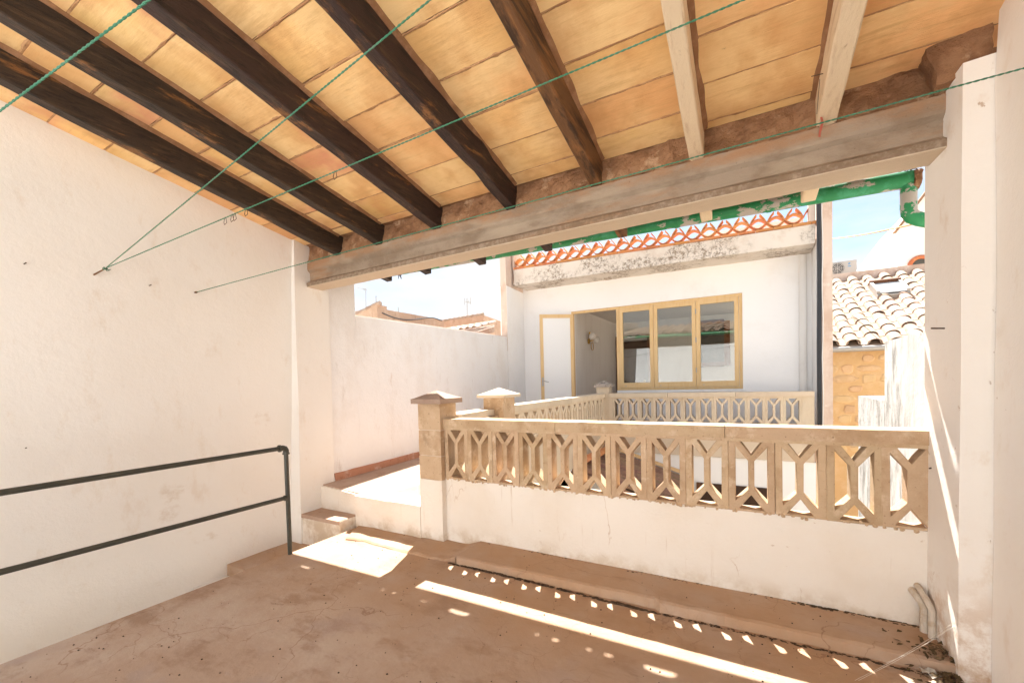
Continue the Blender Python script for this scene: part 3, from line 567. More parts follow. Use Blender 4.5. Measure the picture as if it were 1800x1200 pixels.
rail('balustrade', 'far pale balustrade in front of the window wall', (-2.243, 7.62), (.844, 7.62), 12, .60, 1.108, .05, -2.055+2.243, .002, M_STONEP(), 3)

# ================================================================== LEFT SIDE: terrace wall
def xt(y): return lerp(-3.895, -4.37, (y-2.985)/(8.4-2.985))
tw = thing('terrace_wall', 'weathered white garden wall along the left of the upper terrace', 'wall', (-4.1, 5.5, .3))
def wallseg(nm, m, y0, y1, z0a, z0b, za, zb, th=.22, off=0, cuts=0, par_=None):
    b = MB(); b.hexa([(xt(y0)-th, y0, z0a), (xt(y0)+off, y0, z0a), (xt(y1)+off, y1, z0b), (xt(y1)-th, y1, z0b), (xt(y0)-th, y0, za), (xt(y0)+off, y0, za), (xt(y1)+off, y1, zb), (xt(y1)-th, y1, zb)])
    if cuts: b.cut(cuts); b.jitter(.006, 3)
    return b.build(nm, m, par_)
wallseg('wall_body', M_OUT(), 3.375, 7.50, -2.9, -2.9, 2.160, 2.285, cuts=12, par_=tw)
wallseg('tall_end', M_OUT(), 2.987, 3.373, -2.9, -2.9, 2.62, 2.62, cuts=4, par_=tw)
wallseg('wall_top', M_PINK(), 3.378, 7.50, 2.161, 2.286, 2.178, 2.303, th=.23, off=-.03, par_=tw)
b = MB(); n = 40; va = []
for k in range(n+1):
    y = lerp(2.99, 8.38, k/n); x = xt(y); z = .325+.012*(1-k/n); h = .085+.008*mnoise.noise(Vector((y*5, 0, 0)))
    va.append([b.bm.verts.new((x+.014, y, z)), b.bm.verts.new((x+.014, y, z+h)), b.bm.verts.new((x+.009, y, z+h+.004)), b.bm.verts.new((x-.01, y, z+h+.004))])
for p, q in zip(va, va[1:]):
    for k in range(3): b.bm.faces.new((p[k], q[k], q[k+1], p[k+1]))
b.bm.faces.new(va[0]); b.build('skirting', M_SKIRT(), tw)

# ================================================================== THE HOUSE ACROSS
YF = 8.4
hs = thing('house', 'white house front across the courtyard with pine windows under a tile lattice parapet', 'house', (-1.7, 8.4, -2.9))
XD0, XD1, XWR, ZWT, ZSI = -3.255, -2.30, -.088, 2.808, 1.140
fw = M_FAC()
box('wall', fw, hs, -4.6, XD0, YF, YF+.25, -2.9, 3.6); box('wall', fw, hs, XWR, 1.06, YF, YF+.25, -2.9, 3.6)
box('wall', fw, hs, XD0, XWR, YF, YF+.25, ZWT, 3.6); box('wall', fw, hs, XD1, XWR, YF, YF+.25, ZT-.02, ZSI); 
box('wall', fw, hs, XD0, XWR, YF, YF+.25, -2.9, ZT-.021)
b = MB(); b.hexa([(-4.43, 7.52, 2.0), (-4.295, 7.52, 2.0), (xt(8.398)+.002, 8.398, 2.0), (-4.62, 8.398, 2.0), (-4.43, 7.52, 4.3), (-4.295, 7.52, 4.3), (xt(8.398)+.002, 8.398, 4.3), (-4.62, 8.398, 4.3)]); b.build('side_wing', M_PINK(), hs)
b = MB(); b.hexa([(-4.45, 7.525, -2.9), (xt(7.53)+.003, 7.525, -2.9), (xt(8.39)+.006, 8.39, -2.9), (-4.62, 8.39, -2.9), (-4.45, 7.525, 3.33), (xt(7.53)+.003, 7.525, 3.33), (xt(8.39)+.006, 8.39, 3.33), (-4.62, 8.39, 3.33)]); b.build('side_wall', M_FAC(), hs)
box('right_return', fw, hs, .90, 1.06, 7.90, 8.398, -2.9, 3.4)
b = MB(); b.box(.948, 1.075, 7.70, 8.40, -2.9, 4.6); b.bevel(.01); b.build('pilaster', M_PINK(), hs)
# cornice, brick course, clay lattice
YC = 7.80
b = MB(); b.hexa([(-4.27, YC, 3.375), (.885, YC, 3.318), (.885, 8.5, 3.318), (-4.27, 8.5, 3.375), (-4.27, YC, 3.70), (.885, YC, 3.60), (.885, 8.5, 3.60), (-4.27, 8.5, 3.70)]); b.bevel(.012); b.cut(16, .2); b.jitter(.008, 5); b.build('cornice', M_COR(), hs)
def zc(x): return lerp(3.70, 3.60, (x+4.27)/5.155)
random.seed(21); x = -4.26
while x < .85:
    b = MB(); z = zc(x); b.hexa([(x, YC-.015, z+.004), (x+.236, YC-.015, z), (x+.236, YC+.13, z), (x, YC+.13, z+.004), (x, YC-.015, z+.044), (x+.236, YC-.015, z+.040), (x+.236, YC+.13, z+.040), (x, YC+.13, z+.044)]); b.bevel(.004); b.jitter(.005, 20); b.build('brick', M_TERRA(), hs); x += .243
p2 = .1185
def arc(n=9):
    lo = [(lerp(-p2, p2, k/n), 0, .095-.080*math.sin(math.pi*k/n)) for k in range(n+1)]; up = [(lerp(-p2, p2, k/n), 0, .100+.062*math.sin(math.pi*k/n)**1.3) for k in range(n+1)]
    lf = [(.010+.085*(k/n), 0, .098+.135*(k/n)**.7) for k in range(n+1)]
    return lo, up, lf
lo, up, lf = arc()
def stripmesh(pts, nm): b = MB(); b.strip(pts, (0, .13, 0), .015); return b.mesh(nm, M_TERRA())
m_lo, m_up, m_lf, m_lf2 = stripmesh(lo, 'clay_arch'), stripmesh(up, 'clay_arch'), stripmesh(lf, 'clay_leaf'), stripmesh([(-x, y, z) for x, y, z in lf], 'clay_leaf')
x = -4.12
while x < .70:
    for me, nm, dx in ((m_lo, 'clay_arch', 0), (m_up, 'clay_arch', 0), (m_lf, 'clay_leaf', p2), (m_lf2, 'clay_leaf', p2)):
        o = link(nm, me, hs); o.matrix_parent_inverse = Matrix.Identity(4); o.location = Vector((x+dx, YC+random.uniform(-.004, .004), zc(x)+.046))-hs.location
    x += p2*2
box('parapet_end', M_PINK(), hs, -4.29, -4.245, YC, YC+.14, 3.70, 4.3); box('parapet_end', M_PINK(), hs, .80, .885, YC-.005, YC+.14, 3.644, 4.3)
box('roof_terrace_wall', M_PINK(), hs, -.9, 1.0, 10.6, 10.8, 3.4, 4.6)
# window wall: frame, sashes, open door
WF = M_WIN()
def frame_bar(nm, parent, x0, x1, y0, y1, z0, z1, m=None, bev=.004): return box(nm, m or WF, parent, x0, x1, y0, y1, z0, z1, bev=bev)
win = sub('window', 'pine framed window of three panes beside the open door', hs, (-1.2, YF+.02, ZSI))
yA, yB = YF+.028, YF+.095
frame_bar('frame', win, XD0+.002, XWR-.002, yA, yB, ZWT-.050, ZWT-.002, bev=.005)
frame_bar('frame', win, XD1, XD1+.052, yA, yB, ZSI+.002, ZWT-.052); frame_bar('frame', win, XWR-.052, XWR-.002, yA, yB, ZSI+.002, ZWT-.052)
frame_bar('frame', win, XD1+.054, XWR-.054, yA, yB, ZSI+.002, ZSI+.045); frame_bar('frame', win, XD0+.002, XD0+.045, yA, yB, ZT+.01, ZWT-.052)
frame_bar('frame', win, XD1-.001, XD1+.05, yA+.003, yB-.003, ZT+.01, ZSI)
xs = [XD1+.056, -1.585, -.835, XWR-.056]; wd = .068
for k in range(3):
    a, c = xs[k]+.003, xs[k+1]-.003;
    z0, z1 = ZSI+.049, ZWT-.054; ys, ye = yA-.012, yB-.02
    b = MB(); b.box(a, a+wd, ys, ye, z0, z1); b.box(c-wd, c, ys, ye, z0, z1); b.box(a+wd+.0005, c-wd-.0005, ys+.001, ye-.001, z0, z0+.10); b.box(a+wd+.0005, c-wd-.0005, ys+.001, ye-.001, z1-.072, z1); b.bevel(.003)
    sash = b.build('sash', WF, win)
    b = MB(); tw_ = (.0, .012, -.010)[k]; b.hexa([(a+wd-.01, ys+.03-tw_, z0+.09), (c-wd+.01, ys+.03+tw_, z0+.09), (c-wd+.01, ys+.035+tw_, z0+.09), (a+wd-.01, ys+.035-tw_, z0+.09), (a+wd-.01, ys+.03-tw_, z1-.06), (c-wd+.01, ys+.03+tw_, z1-.06), (c-wd+.01, ys+.035+tw_, z1-.06), (a+wd-.01, ys+.035-tw_, z1-.06)]); b.build('pane', M_GLASS(), win)
    if k == 2:
        for zz in (1.45, 2.0, 2.52): b = MB(); b.tube([(a-.004, ys-.006, zz), (a-.004, ys-.006, zz+.09)], .009, 8); b.build('hinge', M_ALU(), win)
    b = MB(); b.box(a+.10, a+.13, ys-.004, ys, z0+.03, z0+.04); b.build('latch', M_ALU(), win)
box('sill', fw, win, XD1+.03, XWR+.03, YF-.012, YF+.025, ZSI-.035, ZSI)
# open door leaf
da = math.radians(180+36)
dr = sub('door', 'open pine framed door leaf with white panel swung out', hs, (XD0+.035, YF+.02, ZT+.012), da)
def dpart(nm, parent, x0, x1, y0, y1, z0, z1, m): o = box(nm, m, parent, x0, x1, y0, y1, z0, z1, bev=.003); o.matrix_parent_inverse = Matrix.Identity(4); return o
DWD, DH = .71, ZWT-.06-ZT-.012
dpart('stile', dr, 0, .065, 0, .038, 0, DH, WF); dpart('stile', dr, DWD-.065, DWD, 0, .038, 0, DH, WF)
dpart('rail', dr, .066, DWD-.066, .001, .037, DH-.075, DH, WF); dpart('rail', dr, .066, DWD-.066, .001, .037, 0, .16, WF)
dpart('panel', dr, .06, DWD-.06, .012, .025, .15, DH-.07, mat('white_panel', (.84, .85, .85), rough=.25, spec=.5))
b = MB(); b.box(DWD-.052, DWD-.018, .039, .046, .95, 1.13); b.bevel(.003); b.tube([(DWD-.035, .04, 1.06), (DWD-.035, .085, 1.06), (DWD-.055, .092, 1.055), (DWD-.15, .092, 1.03)], .008, 8); o = b.build('handle', M_ALU(), dr); o.matrix_parent_inverse = Matrix.Identity(4)
# room behind
rm = M_ROOM()
box('room_floor', M_TER(), hs, -3.6, .6, YF+.26, 12.2, .1, ZT-.004); box('room_ceiling', rm, hs, -3.6, .6, YF+.252, 12.2, 2.95, 3.1)
box('room_wall', rm, hs, -3.62, -3.30, YF+.252, 12.0, ZT, 2.948); box('room_wall', rm, hs, .4, .6, YF+.252, 9.3, ZT, 2.948); box('room_wall', rm, hs, .4, .6, 11.6, 12.0, ZT, 2.948); box('room_wall', rm, hs, .4, .6, 9.302, 11.598, ZT, .9); box('room_wall', rm, hs, -3.6, .6, 12.0, 12.2, ZT, 2.948)  # unseen gap left in the right wall to let sky light in
drd = sub('door', 'dark brown inner door deep inside the room', hs, (-2.8, 11.98, ZT))
box('door_leaf', M_DARKDOOR(), drd, -3.20, -2.42, 11.95, 11.99, ZT, 2.42); box('frame', M_BROWN(), drd, -3.28, -3.205, 11.93, 11.995, ZT, 2.50); box('frame', M_BROWN(), drd, -2.415, -2.34, 11.93, 11.995, ZT, 2.50); box('frame', M_BROWN(), drd, -3.28, -2.34, 11.932, 11.995, 2.502, 2.57)
b = MB(); b.ball((-2.5, 11.93, 1.3), .03); b.build('handle', M_BRASS(), drd, smooth=True)
p0, p1 = at(1232, 571, 'Y', 11.94), at(1282, 642, 'Y', 11.94)
iw = sub('window', 'brown framed window with a dark mesh standing in for a reflection in the right pane', hs, ((p0.x+p1.x)/2, 11.94, p1.z))  # window added on the back wall in place of one mirrored in the glass
box('mesh_screen', M_SCREEN(), iw, p0.x-.1, p1.x-.11, 11.95, 11.97, p1.z+.1, p0.z)
box('frame', M_BROWN(), iw, p1.x-.108, p1.x+.02, 11.93, 11.99, p1.z, p0.z+.06); box('frame', M_BROWN(), iw, p0.x-.2, p1.x-.11, 11.93, 11.99, p1.z-.02, p1.z+.098); box('frame', M_BROWN(), iw, p0.x-.2, p1.x-.11, 11.93, 11.99, p0.z+.002, p0.z+.10)
# wall lamp
wl_ = at(1034, 600, 'X', -3.30)
lamp = thing('wall_lamp', 'brass wall lamp with glass globes inside the room', 'lamp', wl_)
b = MB(); b.tube([wl_+Vector((.001, 0, 0)), wl_+Vector((.03, 0, 0))], .06, 14); b.tube([wl_+Vector((.02, 0, 0)), wl_+Vector((.12, 0, .02)), wl_+Vector((.15, 0, .12))], .014, 8); b.tube([wl_+Vector((.03, 0, .05)), wl_+Vector((.04, 0, .22))], .02, 8)
b.tube([wl_+Vector((.1, .09*math.cos(a), -.12+.09*math.sin(a))) for a in [k*math.pi/8 for k in range(16)]], .008, 6, closed=True); b.build('bracket', M_BRASS(), lamp, smooth=True)
for d in ((.14, -.10, .10), (.16, .10, .04)):
    b = MB(); b.ball(wl_+Vector(d), .085, 14, 10); b.build('globe', mat('lamp_glass', (.75, .73, .68), rough=.15), lamp, smooth=True)
# drain pipes and cables on the right corner of the house
b = MB(); b.tube([(.775, YF-.062, -2.8), (.775, YF-.062, 3.29)], .055, 14); b.build('downpipe', M_PWHITE(), smooth=True, label='white drain pipe in the corner right of the window', cat='pipe')
b = MB()
for dx, dy, r in ((.908, 7.76, .016), (.927, 7.735, .013), (.938, 7.70, .008)): b.tube([(dx+.004*math.sin(k), dy, -2.8+k*.4) for k in range(19)], r, 8)
b.build('cable_bundle', M_BLACK(), smooth=True, label='black cables running up beside the pink pilaster', cat='cable')
b = MB(); b.tube([(.955+.006*math.sin(k*1.7), 7.69, -2.6+k*.3) for k in range(23)], .006, 6); b.build('thin_cable', M_PWHITE(), label='thin pale cable clipped to the pink pilaster', cat='cable')

# lower storey seen through the lattice
box('lower_wall', fw, hs, -2.6, 1.05, 7.66, 7.80, -2.9, .04)
for x0, x1, z0, z1, lb in ((-1.78, -.98, -1.0, -.42, 'glass'), (-.72, .28, -1.6, -.40, 'dark')):
    w_ = sub('window', 'lower window with wooden frame seen through the lattice' if lb == 'glass' else 'dark lower opening under the far balustrade', hs, ((x0+x1)/2, 7.65, z0))
    box('opening', M_SCREEN() if lb == 'glass' else M_DARKDOOR(), w_, x0, x1, 7.640, 7.659, z0, z1)
    b = MB(); b.box(x0-.06, x0, 7.62, 7.659, z0, z1); b.box(x1, x1+.06, 7.62, 7.659, z0, z1); b.box(x0-.06, x1+.06, 7.618, 7.658, z0-.06, z0); b.build('frame', M_BROWN() if lb == 'dark' else WF, w_)
# lower roof under the side balustrade
lr = sub('roof', 'low brown tiled roof down in the courtyard', hs, (-1.5, 6.0, -.3))
tb = barrel(.40, .068, .058, n=5).mesh('roof_tile', M_TILEB(), True)
random.seed(8)
def zl(x): return .06-.30*(x+2.3)
for c in range(12):
    for r in range(4):
        x = -2.28+r*.345; y = 5.95+c*.142
        o = link('roof_tile', tb, lr); o.matrix_parent_inverse = Matrix.Identity(4); o.location = Vector((x+random.uniform(-.012, .012)+.40, y+random.uniform(-.006, .006), zl(x+.40)+.01))-Vector(mw(lr).translation); o.rotation_euler = (math.atan(.30), 0, math.pi/2+random.uniform(-.04, .04))
b = MB(); b.hexa([(-2.298, 5.85, zl(-2.298)-.07), (-.86, 5.85, zl(-.86)-.07), (-.86, 7.615, zl(-.86)-.07), (-2.298, 7.615, zl(-2.298)-.07), (-2.298, 5.85, zl(-2.298)-.01), (-.86, 5.85, zl(-.86)-.01), (-.86, 7.615, zl(-.86)-.01), (-2.298, 7.615, zl(-2.298)-.01)]); b.build('roof_bed', M_TILEB(), lr)
box('support_wall', fw, lr, -2.29, -.98, 5.95, 6.1, -2.9, -.30)
b = MB(); b.hexa([(-2.29, 7.56, zl(-2.29)+.07), (-.86, 7.56, zl(-.86)+.07), (-.86, 7.618, zl(-.86)+.07), (-2.29, 7.618, zl(-2.29)+.07), (-2.29, 7.58, zl(-2.29)+.12), (-.86, 7.58, zl(-.86)+.12), (-.86, 7.618, zl(-.86)+.12), (-2.29, 7.618, zl(-2.29)+.12)]); b.build('flashing', M_OCH(), lr)
tr = barrel(.40, .085, .075, n=6).mesh('ridge_tile', M_TERRA(), True)
for k in range(5):
    o = link('ridge_tile', tr, lr); o.matrix_parent_inverse = Matrix.Identity(4); o.location = Vector((-2.17+.012*k, 5.85+k*.33, .145))-Vector(mw(lr).translation); o.rotation_euler = (.03, 0, 0)
box('terrace_side_wall', fw, hs, -2.40, -2.30, 3.03, 7.6, -2.9, .049)

# ================================================================== RIGHT: party wall, stone house, roofs beyond
b = MB(); b.box(.95, 1.2, 2.90, 4.425, -2.9, 1.60); b.cut(10, .2); b.jitter(.008, 5); b.build('party_wall', M_STAIN(), label='tall white party wall streaked grey just beyond the right pillar', cat='wall')
b = MB(); b.box(.95, 1.2, 4.428, 5.35, -2.9, 1.13); b.cut(8, .2); b.jitter(.008, 5); b.build('party_wall', M_STAIN(), label='lower grey streaked end of the white party wall', cat='wall')
sh = thing('stone_house', 'ochre stone house with a pale clay tile roof on the right', 'house', (2.6, 10.5, -2.9))
YE = 10.5
box('wall', M_OCH(), sh, 1.07, 5.5, YE+.15, YE+.45, -2.9, 1.9)
random.seed(14)
for rr in range(11):
    x = 1.1+random.uniform(0, .2); z = -.35+rr*.20
    while x < 3.0:
        wdt = random.uniform(.18, .42); hgt = random.uniform(.13, .2)
        if random.random() < .72:
            b = MB(); pts = []; nn = 9
            for k in range(nn):
                a = 2*math.pi*k/nn; e = random.uniform(.85, 1.1); pts.append((x+wdt/2+wdt/2*math.copysign(abs(math.cos(a))**.7, math.cos(a))*e, 0, z+hgt/2*math.copysign(abs(math.sin(a))**.7, math.sin(a))*e))
            ce = b.bm.verts.new((x+wdt/2, YE+.125, z)); ri = [b.bm.verts.new((lerp(x+wdt/2, q[0], .75), YE+.128, lerp(z, q[2], .75))) for q in pts]; ro = [b.bm.verts.new((q[0], YE+.151, q[2])) for q in pts]
            for k in range(nn):
                k2 = (k+1) % nn; b.bm.faces.new((ce, ri[k], ri[k2])); b.bm.faces.new((ri[k], ro[k], ro[k2], ri[k2]))
            b.build('stone', M_OCHS(), sh, smooth=True)
        x += wdt+.03
RS = (3.93-2.0)/(14.5-YE)                                        # roof slope
def zn(y): return 1.97+RS*(y-YE)
b = MB(); b.hexa([(1.05, YE, zn(YE)-.13), (6.0, YE, zn(YE)-.13), (6.0, 14.6, zn(14.6)-.13), (1.05, 14.6, zn(14.6)-.13), (1.05, YE, zn(YE)-.07), (6.0, YE, zn(YE)-.07), (6.0, 14.6, zn(14.6)-.07), (1.05, 14.6, zn(14.6)-.07)]); b.build('roof_deck', M_TILE(), sh)
PN = .33; tn = barrel(.46, .118, .098, n=7).mesh('roof_tile', M_TILE(), True); tnp = barrel(.46, .098, .112, n=6, up=-1).mesh('pan_tile', M_TILE(), True)
random.seed(31); pb = MB()
sk0, sk1 = at(1530, 524, 'Y', 13.0), at(1580, 500, 'Y', 13.6)
for c in range(14):
    for r in range(12):
        x = 1.12+c*PN; y = YE-.03+r*.345
        dark = (c == 1 and 2 < r < 6)
        if not (2.62 < x < 3.25 and 12.9 < y < 13.75):
            o = link('roof_tile', tn, sh); o.matrix_parent_inverse = Matrix.Identity(4); o.location = Vector((x+random.uniform(-.012, .012), y+random.uniform(-.02, .02), zn(y)-.02+random.uniform(-.006, .006)))-sh.location; o.rotation_euler = (math.atan(RS)-.02, 0, random.uniform(-.04, .04))
        k0 = len(pb.bm.verts); pb.bm.from_mesh(tnp); pb.bm.verts.ensure_lookup_table(); M = Matrix.Translation((x+PN/2, y-.03, zn(y)+.015)) @ Matrix.Rotation(math.atan(RS), 4, 'X')
        for v in pb.bm.verts[k0:]: v.co = M @ v.co
pb.build('pan_tiles', M_TILE(), sh, smooth=True, kind='stuff')
b = MB(); b.tube([(1.05, YE-.10, 1.835), (6, YE-.10, 1.82)], .055, 12); b.build('gutter', M_GREYP(), sh, smooth=True)
b = MB(); b.box(1.05, 6, 14.62, 14.9, 3.4, zn(14.6)+.16); b.build('ridge_wall', M_PINK(), sh)
ys0, ys1 = 12.95, 13.65
skl = thing('skylight', 'small roof window set among the pale clay tiles', 'skylight', (2.93, 13.3, zn(13.3)))
def onroof(x, y, h): return Vector((x, y-h*.43, zn(y)+h*.9))
def rbox(nm, m, par_, x0, x1, y0, y1, h0, h1): b = MB(); b.hexa([onroof(x0, y0, h0), onroof(x1, y0, h0), onroof(x1, y1, h0), onroof(x0, y1, h0), onroof(x0, y0, h1), onroof(x1, y0, h1), onroof(x1, y1, h1), onroof(x0, y1, h1)]); return b.build(nm, m, par_)
rbox('frame', M_GREYP(), skl, 2.64, 2.70, ys0, ys1, -.05, .13); rbox('frame', M_GREYP(), skl, 3.17, 3.23, ys0, ys1, -.05, .13); rbox('frame', M_BROWN(), skl, 2.64, 3.23, ys1, ys1+.07, -.05, .16); rbox('frame', M_GREYP(), skl, 2.64, 3.23, ys0-.06, ys0, -.05, .05)
rbox('pane', mat('skylight_glass', (.45, .5, .52), rough=.08, spec=.8), skl, 2.70, 3.17, ys0, ys1, .07, .09)
# air conditioner
ac = thing('air_conditioner', 'white outdoor air conditioner standing on the ridge beside the pilaster', 'air conditioner', (2.35, 15.2, 4.0))
a0, a1 = at(1432, 489, 'Y', 15.2), at(1506, 456, 'Y', 15.2)
ac.location = ((a0.x+a1.x)/2, 15.2, a0.z)
box('casing', M_AC(), ac, a0.x, a1.x, 15.2, 15.5, a0.z, a1.z, bev=.015)
fc = Vector((lerp(a0.x, a1.x, .64)-.05, 15.195, (a0.z+a1.z)/2)); fr_ = (a1.z-a0.z)*.42
fc.x = at(1472, 473, 'Y', 15.2).x
b = MB(); b.tube([fc+Vector((0, .003, 0)), fc+Vector((0, -.004, 0))], fr_, 24); b.build('fan_opening', M_DGREY(), ac)
b = MB()
for r in (.35, .6, .85, 1.0): b.tube([fc+Vector((fr_*r*math.cos(a), -.012, fr_*r*math.sin(a))) for a in [k*2*math.pi/24 for k in range(24)]], .007, 5, closed=True)
for a in range(4): d = Vector((math.cos(a*math.pi/4), 0, math.sin(a*math.pi/4)))*fr_; b.tube([fc-d+Vector((0, -.014, 0)), fc+d+Vector((0, -.014, 0))], .006, 5)
b.build('fan_grille', M_AC(), ac)
q0 = at(1493, 463, 'Y', 15.2); b = MB(); b.prism([(q0.x-.035, 15.196, q0.z-.02), (q0.x+.0, 15.196, q0.z-.02), (q0.x+.03, 15.196, q0.z+.02), (q0.x-.005, 15.196, q0.z+.02)], (0, -.003, 0)); b.box(q0.x-.035, q0.x+.035, 15.193, 15.196, q0.z-.085, q0.z-.065); b.build('badge', M_BLUE(), ac)
box('stand', M_GREYP(), ac, a0.x+.05, a1.x-.05, 15.22, 15.45, zn(14.6)-.4, a0.z)
# gabled house and cable
g = thing('gabled_house', 'far white gabled house behind the tile roof on the right', 'house', (6, 21, -3))
A = [at(1578, 480, 'Y', 21), at(1578, 405, 'Y', 21), at(1640, 325, 'Y', 21), at(1700, 405, 'Y', 21), at(1700, 480, 'Y', 21)]
A[0].z = A[4].z = -3; b = MB(); b.prism(A, (0, 7, 0)); b.build('wall', M_FAC(), g)
for i0, i1 in ((1, 2), (2, 3)):
    d = (A[i1]-A[i0]); nrm = Vector((-d.z, 0, d.x)).normalized()*.07; b = MB(); e = d.normalized()*.05 if i0 == 1 else Vector()
    b.prism([A[i0]-e, A[i1], A[i1]+nrm, A[i0]-e+nrm], (0, .5, 0)); o = b.build('roof', M_TILEB(), g); o.location.y -= .15
ar = at(1618, 466, 'Y', 20.97); b = MB()
b.tube([ar+Vector((.30*math.cos(a), -.02, .30*math.sin(a))) for a in [math.pi*k/10 for k in range(11)]], .07, 8); b.build('window_arch', M_TERRA(), g)
b = MB(); b.prism([ar+Vector((.26*math.cos(a), 0, .26*math.sin(a))) for a in [math.pi*k/10 for k in range(11)]], (0, .02, 0)); b.build('window', M_SCREEN(), g)
c0, c1 = at(1440, 421, 'Y', 13), at(1640, 386, 'Y', 7); b = MB(); b.tube([c0.lerp(c1, k/12)-Vector((0, 0, .05*math.sin(math.pi*k/12))) for k in range(13)], .012, 6); b.build('overhead_cable', M_OCH(), label='thin pale cable strung across the sky above the tile roof', cat='cable')

# ================================================================== LEFT: roofs beyond the terrace wall
lh = thing('neighbour_house', 'weathered neighbouring house walls with tiled edges beyond the left wall', 'house', (-8.5, 9, -3))
b = MB(); b.box(-10.5, -7.5, 7.1, 9.55, -3, 3.165); b.cut(6); b.jitter(.012, 3); b.build('wall', M_BRICKW(), lh)
A = at(618, 555, 'Y', 7.05); b = MB(); b.prism([(-10.5, 7.06, 2.5), (-7.48, 7.06, 2.5), (-7.48, 7.06, 3.235), (-8.35, 7.06, 3.02), (-10.5, 7.06, 2.5)][:4]+[(-10.5, 7.06, 2.6)], (0, .3, 0)); b.build('gable_wall', M_BRICKW(), lh)
for k in range(7):
    t = k/6; b = MB(); x = lerp(-8.75, -7.55, t); z = lerp(2.93, 3.225, t); b.tube([(x-.11, 7.12, z-.01), (x+.11, 7.12, z+.045)], [.075, .06], 8); b.build('edge_tile', M_TILE(), lh, smooth=True)
b = MB(); b.tube([(-7.47, y, 3.08-.10*math.sin((y-7.1)*2.2)-.12*max(0, y-9)) for y in [7.2+k*.2 for k in range(12)]], .013, 6); b.build('wall_cable', M_BLACK(), lh)
YL = 11.3
c0, c1, c2 = at(778, 563, 'Y', YL), at(850, 551, 'Y', YL), at(877, 567, 'Y', YL+1.2)
rh = thing('neighbour_house', 'small rendered hut with tiled top further behind the left wall', 'house', ((c0.x+c1.x)/2, YL, -3))
b = MB(); b.hexa([(c0.x, YL, -3), (c1.x, YL, -3), (c1.x+.12, YL+2.2, -3), (c0.x, YL+2.2, -3), (c0.x, YL, c0.z-.04), (c1.x, YL, c1.z-.05), (c1.x+.12, YL+2.2, c1.z-.25), (c0.x, YL+2.2, c0.z-.3)]); b.build('wall', M_BRICKW(), rh)
for k in range(9):
    t = k/8; b = MB(); p = c0.lerp(c1, t*.9); b.tube([p+Vector((-.12, .06, -.05)), p+Vector((.12, .06, .0))], [.07, .055], 8); b.build('edge_tile', M_TILE(), rh, smooth=True)
fr0 = thing('outhouse', 'little outhouse with pale tiled roof just over the left terrace wall', 'outhouse', at(840, 580, 'Y', 10))
t0 = barrel(.42, .085, .072, n=6).mesh('roof_tile', M_TILE(), True)
p0, p1, p2_ = at(795, 577, 'Y', 10.2), at(868, 566, 'Y', 10.2), at(850, 590, 'Y', 9.2)
random.seed(4)
for c in range(8):
    for r in range(3):
        o = link('roof_tile', t0, fr0); o.matrix_parent_inverse = Matrix.Identity(4)
        P = p0.lerp(p1, c/7)+Vector((0, -.32*r-.35, -.085*r-.10)); o.location = P-Vector(fr0.location); o.rotation_euler = (.25, 0, random.uniform(-.08, .08))
b = MB(); b.hexa([Vector((p0.x-.2, 9.1, p0.z-.55)), Vector((p1.x+.2, 9.1, p1.z-.55)), Vector((p1.x+.2, 10.3, p1.z-.20)), Vector((p0.x-.2, 10.3, p0.z-.20)), Vector((p0.x-.2, 9.1, p0.z-.38)), Vector((p1.x+.2, 9.1, p1.z-.38)), Vector((p1.x+.2, 10.3, p1.z-.06)), Vector((p0.x-.2, 10.3, p0.z-.06))]); b.build('roof_bed', M_TILE(), fr0)
box('support_wall', M_BRICKW(), fr0, p0.x-.1, p1.x+.1, 9.4, 10.2, -3, p0.z-.5)
pf0, pf1 = at(869, 567, 'Y', 9.3), at(882, 600, 'Y', 9.3)
box('chimney_stub', M_BRICKW(), None, pf0.x, pf1.x, 9.3, 9.7, -3, pf0.z, label='brown rendered stub beside the pink wall end', cat='chimney')
def antenna(px, y0, y1, Y, r, boom, label, fold=False):
    p, q = at(px, y0, 'Y', Y), at(px, y1, 'Y', Y); t = thing('antenna', label, 'antenna', q-Vector((0, 0, .5)))
    b = MB(); b.tube([q-Vector((0, 0, .5)), p], r, 6); b.build('mast', M_GREYP(), t)
    for (xa, ya), (xb, yb) in boom: b = MB(); b.tube([at(xa, ya, 'Y', Y), at(xb, yb, 'Y', Y)], r*.7, 5); b.build('element', M_GREYP(), t)
antenna(643, 507, 548, 14, .016, [((628, 506), (645, 509)), ((641, 507), (641, 511)), ((639, 506), (639, 510))], 'thin aerial with a horizontal boom at far left above the wall')
antenna(661, 520, 545, 14, .02, [], 'bare pole standing right beside the boom aerial')
antenna(700, 540, 556, 14, .02, [], 'short pole rising behind the middle of the weathered wall')
antenna(821, 524, 560, 14, .014, [((817, 524), (817, 536)), ((827, 523), (827, 535)), ((817, 530), (828, 532)), ((824, 528), (824, 534))], 'mast with upright elements above the tiled hut')

